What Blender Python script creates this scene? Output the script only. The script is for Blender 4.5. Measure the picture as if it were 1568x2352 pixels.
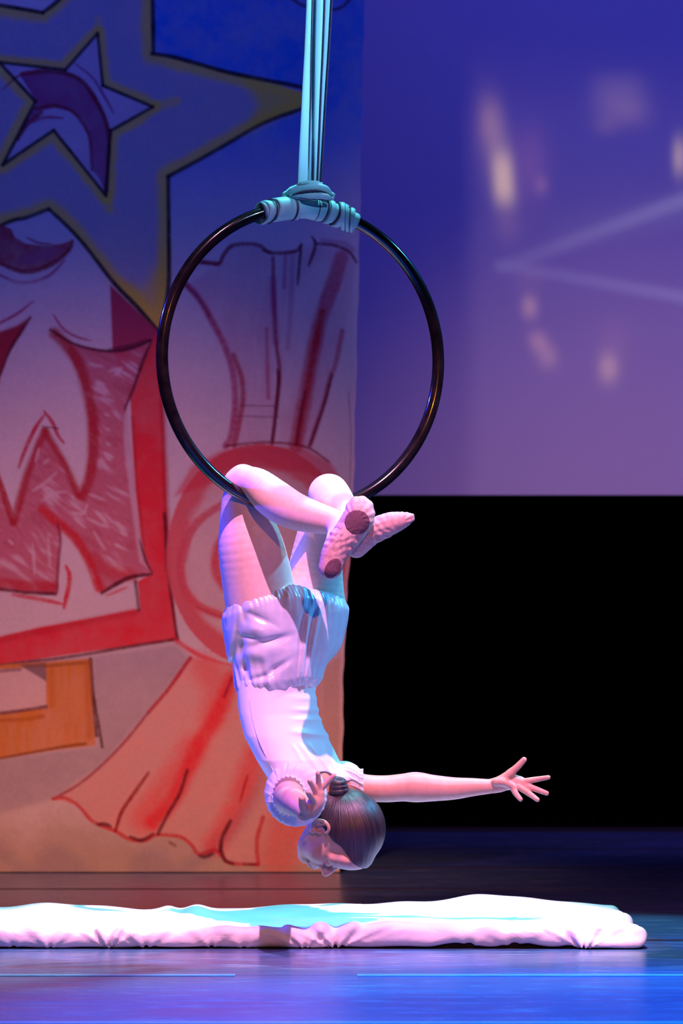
import bpy, math, random
import numpy as np
from mathutils import Vector

for o in list(bpy.data.objects): bpy.data.objects.remove(o, do_unlink=True)
random.seed(7); rng = np.random.default_rng(7)
scene = bpy.context.scene
COL = scene.collection

# ------------------------------------------------------------------ camera
F = 11760.0; D0 = 14.0; H = 0.912; HY = 1414.0; CX = 784.0     # focal length in px, distance, eye height, horizon row
PX = D0 / F                                                     # metres per pixel at the performer
cam = bpy.data.cameras.new('camera'); camo = bpy.data.objects.new('camera', cam); COL.objects.link(camo)
cam.sensor_fit = 'HORIZONTAL'; cam.sensor_width = 24.0; cam.lens = F / 1568.0 * 24.0
cam.shift_y = (HY - 1176.0) / 1568.0
cam.clip_start = 0.5; cam.clip_end = 80
camo.location = (0, -D0, H); camo.rotation_euler = (math.pi / 2, 0, 0)
cam.dof.use_dof = True; cam.dof.focus_distance = D0; cam.dof.aperture_fstop = 5.6
scene.camera = camo

# ------------------------------------------------------------------ world, exposure
w = bpy.data.worlds.new('dark_theatre'); scene.world = w; w.use_nodes = True
w.node_tree.nodes['Background'].inputs[0].default_value = (0.02, 0.015, 0.05, 1)
w.node_tree.nodes['Background'].inputs[1].default_value = 0.05
vs = scene.view_settings
vs.view_transform = 'Standard'; vs.look = 'None'; vs.gamma = 1.0; vs.use_curve_mapping = False; vs.exposure = 0.0

# ------------------------------------------------------------------ stage lamps
def spot(name, loc, target, color, power, size, blend, radius=0.06):
    l = bpy.data.lights.new(name, 'SPOT'); o = bpy.data.objects.new(name, l); COL.objects.link(o)
    o.location = loc
    o.rotation_euler = (Vector(target) - Vector(loc)).to_track_quat('-Z', 'Y').to_euler()
    l.color = color; l.energy = power; l.spot_size = math.radians(size); l.spot_blend = blend; l.shadow_soft_size = radius
    return o
# front of house and front truss
spot('pink_front_lamp', (0.75, -5.1, 8.5), (-0.04, 0.0, 0.44), (1.0, 0.39, 0.78), 6900, 11.5, 0.2)
spot('amber_front_lamp', (1.6, -10.5, 4.4), (0.05, 0.0, 0.75), (1.0, 0.32, 0.01), 1300, 12, 0.5)
spot('warm_wash_lamp', (-0.8, -4.0, 8.0), (-0.85, 3.95, 0.0), (1.0, 0.35, 0.28), 4000, 20, 1.0, 0.15)
spot('rose_wash_lamp', (1.8, -6.0, 8.5), (1.3, 7.0, 0.7), (1.0, 0.45, 0.70), 2100, 15, 1.0, 0.15)
# overhead and side booms
spot('cyan_top_lamp', (0.7, 1.5, 7.0), (0.1, 0.25, 0.6), (0.20, 0.85, 1.0), 2100, 30, 0.4, 0.08)
spot('blue_side_lamp', (-4.5, 1.2, 3.4), (-0.1, 0.0, 0.9), (0.03, 0.05, 1.0), 2000, 20, 0.6, 0.08)
spot('azure_side_lamp', (4.2, 1.0, 4.4), (0.1, 0.0, 0.8), (0.05, 0.50, 1.0), 1500, 22, 0.6, 0.08)
spot('blue_floor_lamp', (0.8, -2.2, 8.0), (0.6, -2.2, 0.0), (0.0, 0.23, 1.0), 11000, 25, 0.7, 0.2)
spot('blue_scenery_lamp', (-2.4, -1.0, 7.0), (-1.0, 4.2, 3.6), (0.09, 0.10, 1.0), 800, 46, 1.0, 0.2)
spot('blue_screen_lamp', (2.2, 1.0, 8.0), (1.8, 7.0, 4.0), (0.08, 0.07, 1.0), 1400, 60, 1.0, 0.2)
spot('teal_silk_lamp', (2.7, -3.5, 4.9), (-0.05, 0.0, 2.65), (0.32, 0.60, 1.0), 2700, 13, 0.7, 0.1)

# ------------------------------------------------------------------ helpers
def P(px, py, yp=0.0):
    """world point seen at pixel (px,py) standing yp pixels (at performer scale) behind the hoop's plane"""
    y = yp * PX; d = D0 + y
    return np.array([(px - CX) * d / F, y, H + (HY - py) * d / F])
def PD(px, py, y):
    d = D0 + y
    return np.array([(px - CX) * d / F, y, H + (HY - py) * d / F])
def sm(t): t = np.clip(t, 0, 1); return t * t * (3 - 2 * t)

def mesh_np(name, verts, faces, smooth=True):
    """faces: (n,4) or (n,3) int array"""
    me = bpy.data.meshes.new(name)
    verts = np.asarray(verts, dtype=np.float32); faces = np.asarray(faces, dtype=np.int32)
    n, k = faces.shape
    me.vertices.add(len(verts)); me.vertices.foreach_set('co', verts.ravel())
    me.loops.add(n * k); me.loops.foreach_set('vertex_index', faces.ravel())
    me.polygons.add(n)
    me.polygons.foreach_set('loop_start', np.arange(0, n * k, k, dtype=np.int32))
    me.polygons.foreach_set('use_smooth', np.full(n, smooth, dtype=bool))
    me.update(calc_edges=True); me.validate()
    return me
def link(name, me, mat=None, parent=None):
    o = bpy.data.objects.new(name, me); COL.objects.link(o)
    if mat is not None and me is not None and not me.materials: me.materials.append(mat)
    if parent is not None:
        o.parent = parent
        o.matrix_parent_inverse = parent.matrix_world.inverted() if False else __import__('mathutils').Matrix.Translation(-Vector(parent.location))
    return o
def tag(o, label=None, cat=None, group=None, kind=None):
    if label: o['label'] = label
    if cat: o['category'] = cat
    if group: o['group'] = group
    if kind: o['kind'] = kind
    return o
def empty(name, loc):
    o = bpy.data.objects.new(name, None); COL.objects.link(o); o.location = loc; o.empty_display_size = 0.1
    return o
def join(parts):
    vs_, fs_, off = [], [], 0
    for v, f in parts:
        vs_.append(v); fs_.append(np.asarray(f) + off); off += len(v)
    return np.concatenate(vs_), np.concatenate(fs_)
def box(lo, hi):
    x0, y0, z0 = lo; x1, y1, z1 = hi
    v = np.array([(x0,y0,z0),(x1,y0,z0),(x1,y1,z0),(x0,y1,z0),(x0,y0,z1),(x1,y0,z1),(x1,y1,z1),(x0,y1,z1)])
    f = np.array([(0,3,2,1),(4,5,6,7),(0,1,5,4),(1,2,6,5),(2,3,7,6),(3,0,4,7)])
    return v, f
def catmull(pts, n):
    p = np.asarray(pts, float)
    if len(p) == 2: 
        t = np.linspace(0, 1, n)[:, None]; return p[0] * (1 - t) + p[1] * t
    q = np.vstack([2 * p[0] - p[1], p, 2 * p[-1] - p[-2]])
    out = []
    for u in np.linspace(0, len(p) - 1 - 1e-9, n):
        i = int(u); t = u - i
        a, b, c, d = q[i], q[i + 1], q[i + 2], q[i + 3]
        out.append(0.5 * ((2 * b) + (-a + c) * t + (2 * a - 5 * b + 4 * c - d) * t * t + (-a + 3 * b - 3 * c + d) * t ** 3))
    return np.array(out)
def sweep(path, ra, rb=None, side=None, nseg=14, closed=False, power=2.0):
    """tube along path; ra along 'side' direction, rb across it; arrays or scalars; superellipse power"""
    p = np.asarray(path, float); n = len(p)
    ra = np.broadcast_to(np.asarray(ra, float), (n,)); rb = ra if rb is None else np.broadcast_to(np.asarray(rb, float), (n,))
    if closed: t = np.roll(p, -1, 0) - np.roll(p, 1, 0)
    else: t = np.gradient(p, axis=0)
    t /= np.linalg.norm(t, axis=1)[:, None]
    if side is None:
        s = np.cross(t[0], (0.3, 0.9, 0.2)); S = []
        for i in range(n):
            s = s - t[i] * (s @ t[i]); s /= np.linalg.norm(s); S.append(s.copy())
        S = np.array(S)
    else:
        S = np.broadcast_to(np.asarray(side, float), (n, 3)).copy(); S -= t * (S * t).sum(1)[:, None]; S /= np.linalg.norm(S, axis=1)[:, None]
    B = np.cross(t, S)
    a = np.linspace(0, 2 * np.pi, nseg, endpoint=False)
    ca = np.sign(np.cos(a)) * np.abs(np.cos(a)) ** (2 / power); sa = np.sign(np.sin(a)) * np.abs(np.sin(a)) ** (2 / power)
    V = p[:, None] + S[:, None] * (ra[:, None] * ca)[..., None] + B[:, None] * (rb[:, None] * sa)[..., None]
    V = V.reshape(-1, 3); fs_ = []
    m = n if closed else n - 1
    i = np.arange(m)[:, None]; j = np.arange(nseg)[None]
    i2 = (i + 1) % n; j2 = (j + 1) % nseg
    fs_ = np.stack([i * nseg + j, i * nseg + j2, i2 * nseg + j2, i2 * nseg + j], -1).reshape(-1, 4)
    if not closed:
        c0 = len(V); V = np.vstack([V, p[0], p[-1]]); jj = np.arange(nseg); j3 = (jj + 1) % nseg
        cap0 = np.stack([np.full(nseg, c0), j3, jj, jj], -1); cap1 = np.stack([np.full(nseg, c0 + 1), (n - 1) * nseg + jj, (n - 1) * nseg + j3, (n - 1) * nseg + j3], -1)
        # degenerate quads as triangles: split halves
        cap0[:, 3] = cap0[:, 0]; cap1[:, 3] = cap1[:, 0]
        tri = np.vstack([cap0[:, :3], cap1[:, :3]])
        quads = np.vstack([fs_[:, [0, 1, 2]], fs_[:, [0, 2, 3]], tri])
        return V, quads
    return V, np.vstack([fs_[:, [0, 1, 2]], fs_[:, [0, 2, 3]]])
def rings_mesh(rings):
    """list of (n,3) rings -> verts, tri faces (open tube)"""
    n = len(rings[0]); V = np.concatenate(rings); f = []
    i = np.arange(len(rings) - 1)[:, None]; j = np.arange(n)[None]; j2 = (j + 1) % n
    q = np.stack([i * n + j, i * n + j2, (i + 1) * n + j2, (i + 1) * n + j], -1).reshape(-1, 4)
    return V, np.vstack([q[:, [0, 1, 2]], q[:, [0, 2, 3]]])

# ------------------------------------------------------------------ signed-distance modelling (one continuous surface)
class Vol:
    def __init__(s, lo, hi, h):
        s.lo = np.array(lo, float); s.h = h
        s.n = np.ceil((np.array(hi) - s.lo) / h).astype(int) + 1
        s.g = np.full(s.n, 10.0, dtype=np.float32)
        s.ax = [(s.lo[i] + h * np.arange(s.n[i])).astype(np.float32) for i in range(3)]
    def sub(s, lo, hi, m):
        a = np.clip(np.floor((np.array(lo) - m - s.lo) / s.h).astype(int), 0, s.n); b = np.clip(np.ceil((np.array(hi) + m - s.lo) / s.h).astype(int) + 1, 0, s.n)
        sl = tuple(slice(a[i], b[i]) for i in range(3))
        return sl, s.ax[0][sl[0]][:, None, None], s.ax[1][sl[1]][None, :, None], s.ax[2][sl[2]][None, None, :]
    def add(s, prim, k=0.005):
        fn, lo, hi = prim
        sl, X, Y, Z = s.sub(lo, hi, 2 * k + 3 * s.h)
        if 0 in s.g[sl].shape: return
        d = fn(X, Y, Z); g = s.g[sl]
        h = np.clip(0.5 + 0.5 * (g - d) / k, 0, 1)
        s.g[sl] = g * (1 - h) + d * h - k * h * (1 - h)
    def cut(s, prim, k=0.005):
        fn, lo, hi = prim
        sl, X, Y, Z = s.sub(lo, hi, 2 * k + 3 * s.h)
        d = -fn(X, Y, Z); g = s.g[sl]
        h = np.clip(0.5 - 0.5 * (g - d) / k, 0, 1)
        s.g[sl] = g * (1 - h) + d * h + k * h * (1 - h)
    def full(s, fn):
        X = s.ax[0][:, None, None]; Y = s.ax[1][None, :, None]; Z = s.ax[2][None, None, :]
        s.g = fn(s.g, X, Y, Z).astype(np.float32)
    def mesh(s):
        g = s.g; ins = g < 0
        cnt = np.zeros(tuple(s.n - 1), dtype=np.int8)
        for a in (0, 1):
            for b in (0, 1):
                for c in (0, 1):
                    cnt += ins[a:s.n[0] - 1 + a, b:s.n[1] - 1 + b, c:s.n[2] - 1 + c]
        act = (cnt > 0) & (cnt < 8)
        idx = np.argwhere(act)
        vid = np.full(act.shape, -1, dtype=np.int32); vid[act] = np.arange(len(idx))
        corner = {}
        for a in (0, 1):
            for b in (0, 1):
                for c in (0, 1): corner[(a, b, c)] = g[idx[:, 0] + a, idx[:, 1] + b, idx[:, 2] + c]
        acc = np.zeros((len(idx), 3)); num = np.zeros(len(idx))
        for ax in range(3):
            for u in (0, 1):
                for v in (0, 1):
                    p0 = [u, v]; p0.insert(ax, 0); p1 = list(p0); p1[ax] = 1
                    a = corner[tuple(p0)]; b = corner[tuple(p1)]
                    m = (a < 0) != (b < 0)
                    t = np.where(m, a / np.where(m, a - b, 1), 0)
                    q = np.tile(np.array(p0, float), (len(idx), 1)); q[:, ax] = t
                    acc += q * m[:, None]; num += m
        V = s.lo + s.h * (idx + acc / num[:, None])
        Fs = []
        for ax in range(3):
            a = [slice(None)] * 3; b = [slice(None)] * 3; a[ax] = slice(0, -1); b[ax] = slice(1, None)
            ia = ins[tuple(a)]; ib = ins[tuple(b)]
            e = np.argwhere(ia != ib)
            o1, o2 = (ax + 1) % 3, (ax + 2) % 3
            ok = (e[:, o1] > 0) & (e[:, o2] > 0) & (e[:, o1] < s.n[o1] - 1) & (e[:, o2] < s.n[o2] - 1)
            e = e[ok]; flip = ia[tuple(e.T)]
            def c(d1, d2):
                q = e.copy(); q[:, o1] += d1; q[:, o2] += d2; return vid[tuple(q.T)]
            quad = np.stack([c(-1, -1), c(0, -1), c(0, 0), c(-1, 0)], -1)
            quad[~flip] = quad[~flip][:, ::-1]
            Fs.append(quad)
        return V, np.concatenate(Fs)
    def front(s, px, py, y0=None):
        """first surface point on the camera ray through the pixel"""
        ys = np.arange(s.ax[1][0], s.ax[1][-1], s.h * 0.5); prev = None
        for y in ys:
            q = PD(px, py, y); i = np.round((q - s.lo) / s.h).astype(int)
            if (i < 0).any() or (i >= s.n).any(): continue
            if s.g[tuple(i)] < 0: return q
        return None

def chain(pts, radii, k=0.004, sq=None):
    """smoothly tapered limb through joints; pts world points, radii metres; sq = optional (axis, factor) flattening"""
    pr = np.concatenate([np.array(pts, float), np.array(radii, float)[:, None]], 1)
    if len(pr) > 2: pr = catmull(pr, 1 + 5 * (len(pr) - 1))
    p, r = pr[:, :3], pr[:, 3]
    lo = (p - r[:, None]).min(0); hi = (p + r[:, None]).max(0)
    def fn(X, Y, Z):
        out = np.full(np.broadcast_shapes(X.shape, Y.shape, Z.shape), 0.05, np.float32)
        ax = [X.ravel(), Y.ravel(), Z.ravel()]
        for i in range(len(p) - 1):
            a, b = p[i], p[i + 1]; d = b - a; L2 = float(d @ d); m = max(r[i], r[i + 1]) + 0.045
            l_, h_ = np.minimum(a, b) - m, np.maximum(a, b) + m
            sl = tuple(slice(*np.searchsorted(ax[q], [l_[q], h_[q]])) for q in range(3))
            if out[sl].size == 0: continue
            x, y, z = X[sl[0]], Y[:, sl[1]], Z[:, :, sl[2]]
            t = np.clip(((x - a[0]) * d[0] + (y - a[1]) * d[1] + (z - a[2]) * d[2]) / L2, 0, 1)
            qx = x - a[0] - t * d[0]; qy = y - a[1] - t * d[1]; qz = z - a[2] - t * d[2]
            if sq is not None:
                n, f = sq; mm = (qx * n[0] + qy * n[1] + qz * n[2]) * (f - 1)
                qx = qx + mm * n[0]; qy = qy + mm * n[1]; qz = qz + mm * n[2]
            dist = np.sqrt(qx * qx + qy * qy + qz * qz) - (r[i] + (r[i + 1] - r[i]) * t)
            out[sl] = np.minimum(out[sl], dist)
        return out
    return fn, lo, hi
def ell(c, frame, rad):
    """ellipsoid: centre, 3 orthonormal axes, radii"""
    c = np.array(c, float); fr = np.array(frame, float); rad = np.array(rad, float)
    R = np.abs(fr.T) @ rad if False else np.sqrt(((fr * rad[:, None]) ** 2).sum(0))
    def fn(X, Y, Z):
        x = X - c[0]; y = Y - c[1]; z = Z - c[2]
        q = [(x * fr[i, 0] + y * fr[i, 1] + z * fr[i, 2]) for i in range(3)]
        k0 = np.sqrt(sum((q[i] / rad[i]) ** 2 for i in range(3))); k1 = np.sqrt(sum((q[i] / rad[i] ** 2) ** 2 for i in range(3))) + 1e-6
        return k0 * (k0 - 1) / k1
    return fn, c - R, c + R

# ------------------------------------------------------------------ materials
def mat(name, color, rough=0.5, metallic=0.0, spec=0.5, build=None, coat=0.0, sheen=0.0):
    m = bpy.data.materials.new(name); m.use_nodes = True
    nt = m.node_tree; b = nt.nodes['Principled BSDF']
    b.inputs['Base Color'].default_value = (*color, 1); b.inputs['Roughness'].default_value = rough
    b.inputs['Metallic'].default_value = metallic; b.inputs['Specular IOR Level'].default_value = spec
    b.inputs['Coat Weight'].default_value = coat; b.inputs['Sheen Weight'].default_value = sheen
    if build: build(nt, b)
    return m
def nd(nt, t, **kw):
    n = nt.nodes.new(t)
    for k, v in kw.items():
        if k in n.inputs: n.inputs[k].default_value = v
        else: setattr(n, k, v)
    return n
def add_noise(scale, c0, c1, bump=0.0, stretch=(1, 1, 1), detail=4, dist=0.002, lohi=(0.35, 0.65)):
    def f(nt, b):
        tc = nd(nt, 'ShaderNodeTexCoord'); mp = nd(nt, 'ShaderNodeMapping'); mp.inputs['Scale'].default_value = stretch
        nt.links.new(tc.outputs['Object'], mp.inputs[0])
        n = nd(nt, 'ShaderNodeTexNoise', Scale=scale, Detail=detail); nt.links.new(mp.outputs[0], n.inputs['Vector'])
        r = nd(nt, 'ShaderNodeValToRGB'); r.color_ramp.elements[0].position = lohi[0]; r.color_ramp.elements[1].position = lohi[1]
        r.color_ramp.elements[0].color = (*c0, 1); r.color_ramp.elements[1].color = (*c1, 1)
        nt.links.new(n.outputs['Fac'], r.inputs[0]); nt.links.new(r.outputs[0], b.inputs['Base Color'])
        if bump:
            bp = nd(nt, 'ShaderNodeBump', Strength=bump, Distance=dist)
            nt.links.new(n.outputs['Fac'], bp.inputs['Height']); nt.links.new(bp.outputs[0], b.inputs['Normal'])
    return f
M = {}
M['tights'] = mat('pink_tights', (0.86, 0.55, 0.50), 0.55, sheen=0.2, build=add_noise(60, (0.84, 0.53, 0.48), (0.89, 0.59, 0.54)))
M['skin'] = mat('skin', (0.66, 0.36, 0.26), 0.5, spec=0.4, build=add_noise(40, (0.64, 0.34, 0.24), (0.70, 0.39, 0.29)))
M['satin'] = mat('white_satin', (0.62, 0.63, 0.78), 0.28, spec=0.7, sheen=0.1, build=add_noise(30, (0.57, 0.59, 0.74), (0.66, 0.67, 0.80)))
def lycra_nodes(nt, b):
    add_noise(300, (0.78, 0.78, 0.84), (0.84, 0.82, 0.88), 0.05)(nt, b)
M['lycra'] = mat('white_stretch_fabric', (0.82, 0.80, 0.86), 0.42, spec=0.5, sheen=0.2, build=lycra_nodes)
def sheer(nt, b):
    add_noise(80, (0.80, 0.78, 0.84), (0.88, 0.86, 0.9), 0.1)(nt, b)
    out = nt.nodes['Material Output']
    tr = nd(nt, 'ShaderNodeBsdfTranslucent'); tr.inputs[0].default_value = (0.85, 0.85, 0.9, 1)
    mx = nd(nt, 'ShaderNodeMixShader'); mx.inputs[0].default_value = 0.35
    nt.links.new(b.outputs[0], mx.inputs[1]); nt.links.new(tr.outputs[0], mx.inputs[2]); nt.links.new(mx.outputs[0], out.inputs[0])
M['sheer'] = mat('sheer_white_voile', (0.85, 0.83, 0.88), 0.6, build=sheer)
M['slipper'] = mat('pink_canvas_slipper', (0.62, 0.37, 0.35), 0.65, build=add_noise(120, (0.55, 0.31, 0.30), (0.68, 0.43, 0.40), 0.15))
M['suede'] = mat('plum_suede', (0.16, 0.07, 0.10), 0.9, spec=0.1, build=add_noise(400, (0.12, 0.05, 0.08), (0.22, 0.11, 0.14), 0.2))
M['hoop'] = mat('black_lacquered_steel', (0.006, 0.005, 0.007), 0.16, spec=0.6, coat=0.5, build=add_noise(25, (0.004, 0.003, 0.005), (0.012, 0.009, 0.012)))
M['silk'] = mat('aqua_silk', (0.3, 0.58, 0.62), 0.5, sheen=0.2, build=add_noise(18, (0.26, 0.52, 0.57), (0.36, 0.66, 0.68), 0.1, (1, 1, 0.1)))
M['line_dark'] = mat('dark_plum_line', (0.05, 0.02, 0.07), 0.6, build=add_noise(100, (0.035, 0.015, 0.06), (0.08, 0.03, 0.08)))  # dark plum colour of the thin lines on the silk
M['cord'] = mat('white_cord', (0.8, 0.8, 0.82), 0.6, build=add_noise(200, (0.7, 0.7, 0.75), (0.85, 0.85, 0.85)))
M['black'] = mat('black_velour', (0.0012, 0.0012, 0.0015), 1.0, spec=0.0, build=add_noise(6, (0.0006, 0.0006, 0.001), (0.002, 0.002, 0.0022), 0, (6, 6, 0.3)))
M['wood'] = mat('pine_batten', (0.32, 0.2, 0.11), 0.7, build=add_noise(8, (0.28, 0.17, 0.09), (0.4, 0.26, 0.15), 0.1, (8, 8, 0.5)))
M['foam'] = mat('black_foam', (0.006, 0.006, 0.008), 0.95, build=add_noise(100, (0.004, 0.004, 0.006), (0.01, 0.01, 0.012)))
M['lip'] = mat('lips', (0.45, 0.12, 0.12), 0.4, build=add_noise(60, (0.42, 0.10, 0.10), (0.5, 0.15, 0.14)))
M['brow'] = mat('dark_brow', (0.02, 0.012, 0.01), 0.7, build=add_noise(200, (0.015, 0.01, 0.008), (0.03, 0.02, 0.015)))
def cover_nodes(nt, b):
    add_noise(5, (0.80, 0.78, 0.78), (0.88, 0.86, 0.86), 0.0)(nt, b)
    n = nd(nt, 'ShaderNodeTexNoise', Scale=9.0, Detail=5.0); n.inputs['Distortion'].default_value = 1.5
    tc = nd(nt, 'ShaderNodeTexCoord'); nt.links.new(tc.outputs['Object'], n.inputs['Vector'])
    bp = nd(nt, 'ShaderNodeBump', Strength=0.45, Distance=0.012); nt.links.new(n.outputs['Fac'], bp.inputs['Height']); nt.links.new(bp.outputs[0], b.inputs['Normal'])
M['cover'] = mat('white_mat_cover', (0.85, 0.83, 0.83), 0.6, build=cover_nodes)
def hair_nodes(nt, b):
    at = nd(nt, 'ShaderNodeAttribute'); at.attribute_name = 'strand'
    n = nd(nt, 'ShaderNodeTexNoise', Scale=1.0, Detail=3.0); nt.links.new(at.outputs['Vector'], n.inputs['Vector'])
    r = nd(nt, 'ShaderNodeValToRGB'); r.color_ramp.elements[0].color = (0.006, 0.003, 0.005, 1); r.color_ramp.elements[1].color = (0.045, 0.018, 0.03, 1)
    r.color_ramp.elements[0].position = 0.3; r.color_ramp.elements[1].position = 0.7
    nt.links.new(n.outputs['Fac'], r.inputs[0]); nt.links.new(r.outputs[0], b.inputs['Base Color'])
    bp = nd(nt, 'ShaderNodeBump', Strength=0.5, Distance=0.004); nt.links.new(n.outputs['Fac'], bp.inputs['Height']); nt.links.new(bp.outputs[0], b.inputs['Normal'])
M['hair'] = mat('dark_brown_hair', (0.03, 0.018, 0.02), 0.42, spec=0.7, build=hair_nodes)
def vinyl(seed):
    def f(nt, b):
        tc = nd(nt, 'ShaderNodeTexCoord'); mp = nd(nt, 'ShaderNodeMapping'); mp.inputs['Scale'].default_value = (1.6, 16, 1); mp.inputs['Location'].default_value = (seed * 3.1, seed * 1.7, 0)
        nt.links.new(tc.outputs['Object'], mp.inputs[0])
        n = nd(nt, 'ShaderNodeTexNoise', Scale=1.3, Detail=6.0); nt.links.new(mp.outputs[0], n.inputs['Vector'])
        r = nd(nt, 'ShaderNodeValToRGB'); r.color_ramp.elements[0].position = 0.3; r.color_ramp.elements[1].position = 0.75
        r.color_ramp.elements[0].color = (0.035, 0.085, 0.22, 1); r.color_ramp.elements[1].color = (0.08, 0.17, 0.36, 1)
        nt.links.new(n.outputs['Fac'], r.inputs[0])
        # pale scuffs left by shoes
        mp2 = nd(nt, 'ShaderNodeMapping'); mp2.inputs['Scale'].default_value = (2.2, 15, 1); mp2.inputs['Location'].default_value = (seed * 5.3, seed, 0); mp2.inputs['Rotation'].default_value = (0, 0, 0.04)
        nt.links.new(tc.outputs['Object'], mp2.inputs[0])
        n2 = nd(nt, 'ShaderNodeTexNoise', Scale=2.4, Detail=3.0); nt.links.new(mp2.outputs[0], n2.inputs['Vector'])
        r2 = nd(nt, 'ShaderNodeValToRGB'); r2.color_ramp.elements[0].position = 0.60; r2.color_ramp.elements[1].position = 0.72
        nt.links.new(n2.outputs['Fac'], r2.inputs[0])
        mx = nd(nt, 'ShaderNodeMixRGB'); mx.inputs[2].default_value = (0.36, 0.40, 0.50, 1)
        nt.links.new(r2.outputs[0], mx.inputs[0]); nt.links.new(r.outputs[0], mx.inputs[1]); nt.links.new(mx.outputs[0], b.inputs['Base Color'])
        rr = nd(nt, 'ShaderNodeMapRange'); rr.inputs['To Min'].default_value = 0.16; rr.inputs['To Max'].default_value = 0.34
        nt.links.new(n.outputs['Fac'], rr.inputs[0]); nt.links.new(rr.outputs[0], b.inputs['Roughness'])
        bp = nd(nt, 'ShaderNodeBump', Strength=0.12, Distance=0.004); nt.links.new(n.outputs['Fac'], bp.inputs['Height']); nt.links.new(bp.outputs[0], b.inputs['Normal'])
    return f
M['tape_dark'] = mat('black_seam_tape', (0.012, 0.012, 0.016), 0.4, build=add_noise(20, (0.008, 0.008, 0.012), (0.02, 0.02, 0.026), 0.2, (1, 8, 1)))
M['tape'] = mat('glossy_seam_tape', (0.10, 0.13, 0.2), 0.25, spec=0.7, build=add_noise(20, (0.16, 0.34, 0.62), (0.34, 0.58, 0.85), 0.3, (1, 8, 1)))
def vcol(name, rough, grain=0.1, emit=False, base=(0.62, 0.6, 0.62)):
    def f(nt, b):
        at = nd(nt, 'ShaderNodeVertexColor'); at.layer_name = 'paint'
        tc = nd(nt, 'ShaderNodeTexCoord'); n = nd(nt, 'ShaderNodeTexNoise', Scale=90.0, Detail=4.0); nt.links.new(tc.outputs['Object'], n.inputs['Vector'])
        if emit:
            b.inputs['Base Color'].default_value = (*base, 1)
            nt.links.new(at.outputs[0], b.inputs['Emission Color']); b.inputs['Emission Strength'].default_value = 1.0
            return
        mr = nd(nt, 'ShaderNodeMapRange'); mr.inputs['To Min'].default_value = 1 - grain; mr.inputs['To Max'].default_value = 1 + grain
        nt.links.new(n.outputs['Fac'], mr.inputs[0])
        vm = nd(nt, 'ShaderNodeVectorMath'); vm.operation = 'SCALE'; nt.links.new(at.outputs[0], vm.inputs[0]); nt.links.new(mr.outputs[0], vm.inputs['Scale'])
        nt.links.new(vm.outputs[0], b.inputs['Base Color'])
    return mat(name, base, rough, spec=0.15, build=f)
M['paint'] = vcol('painted_canvas', 0.85, 0.12)
M['screen'] = vcol('projection_cloth', 0.9, emit=True)

# ================================================================== the setting
tag(link('wall_back', mesh_np('wall_back', *box((-9, 8.2, -0.05), (9, 8.35, 9)), smooth=False), M['black']), 'black velour drapes closing the back of the stage', 'curtain', kind='structure')
fl = tag(link('floor', mesh_np('floor', *box((-8, -6.5, -0.10), (8, 8.2, -0.006)), smooth=False), M['foam']), 'dark stage floor of vinyl rolls laid across', 'floor', kind='structure')
seams = [-5.4, -3.95, -2.54, -1.02, 0.38, 1.75, 3.08, 4.5, 6.0, 7.6]
for i in range(len(seams) - 1):
    y0, y1 = seams[i] + 0.003, seams[i + 1] - 0.003
    link('vinyl_strip', mesh_np('vinyl_strip', *box((-8, y0, -0.006), (8, y1, 0.0)), smooth=False), mat('black_dance_vinyl', (0.05, 0.05, 0.07), 0.25, build=vinyl(i + 1)), fl)
for y in seams[1:-1]:
    for (xa, xb) in ([(-8, -0.27), (0.04, 8)] if y == -1.02 else [(-8, 8)]):
        v, f = box((xa, y - 0.03, 0.0), (xb, y + 0.03, 0.0014))
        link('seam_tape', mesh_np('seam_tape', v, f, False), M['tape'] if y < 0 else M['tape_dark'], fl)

# ================================================================== painted scenery flat
FD = 4.15
def axis(a, b, c, fine, coarse): return np.unique(np.concatenate([np.arange(a, b, coarse), np.arange(b, c + 0.01, fine)]))
gx = axis(-420, -14, 838, 2.6, 7); gy = axis(-1900, -14, 2006, 2.6, 14)
GX, GY = np.meshgrid(gx, gy)
edge = np.interp(gy, [-1900, 0, 600, 1130, 1500, 1750, 2006], [880, 838, 826, 813, 791, 787, 782]) + 1.2 * np.sin(gy * 0.031) + 0.8 * np.sin(gy * 0.083 + 1)
EX = edge[:, None]
GX = np.where(GX > 650, 650 + (GX - 650) * (EX - 650) / 188.0, GX)
IMG = np.zeros(GX.shape + (3,))
def lattice(sx, sy, seed, rot=0.35):
    r = np.random.default_rng(seed); N = 64; t = r.random((N, N)); c_, s_ = math.cos(rot), math.sin(rot)
    wx = 9 * np.sin(GY / 37 + seed) + 5 * np.sin(GX / 23 + seed * 2)
    u = ((GX + wx) * c_ + GY * s_) / sx; v = (-(GX + wx) * s_ + GY * c_) / sy; i = np.floor(u).astype(int); j = np.floor(v).astype(int); a = sm(u - i); b = sm(v - j)
    g = lambda p, q: t[p % N, q % N]
    return (g(i, j) * (1 - a) + g(i + 1, j) * a) * (1 - b) + (g(i, j + 1) * (1 - a) + g(i + 1, j + 1) * a) * b
N1 = lattice(60, 60, 1) * 0.5 + lattice(22, 22, 2) * 0.3 + lattice(9, 9, 3) * 0.2
NH = lattice(80, 9, 4, -0.15) * 0.4 + lattice(45, 5, 5, -0.2) * 0.25 + lattice(40, 47, 14, .6) * 0.35
NV = lattice(10, 170, 6, .05) * 0.4 + lattice(6, 80, 8, -.04) * 0.2 + lattice(37, 60, 15, .7) * 0.4
NW = lattice(60, 8, 21, .5) * .35 + lattice(34, 34, 22, .2) * .4 + lattice(30, 5, 23, .75) * .25
ND = lattice(3.5, 3.5, 9)
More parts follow.
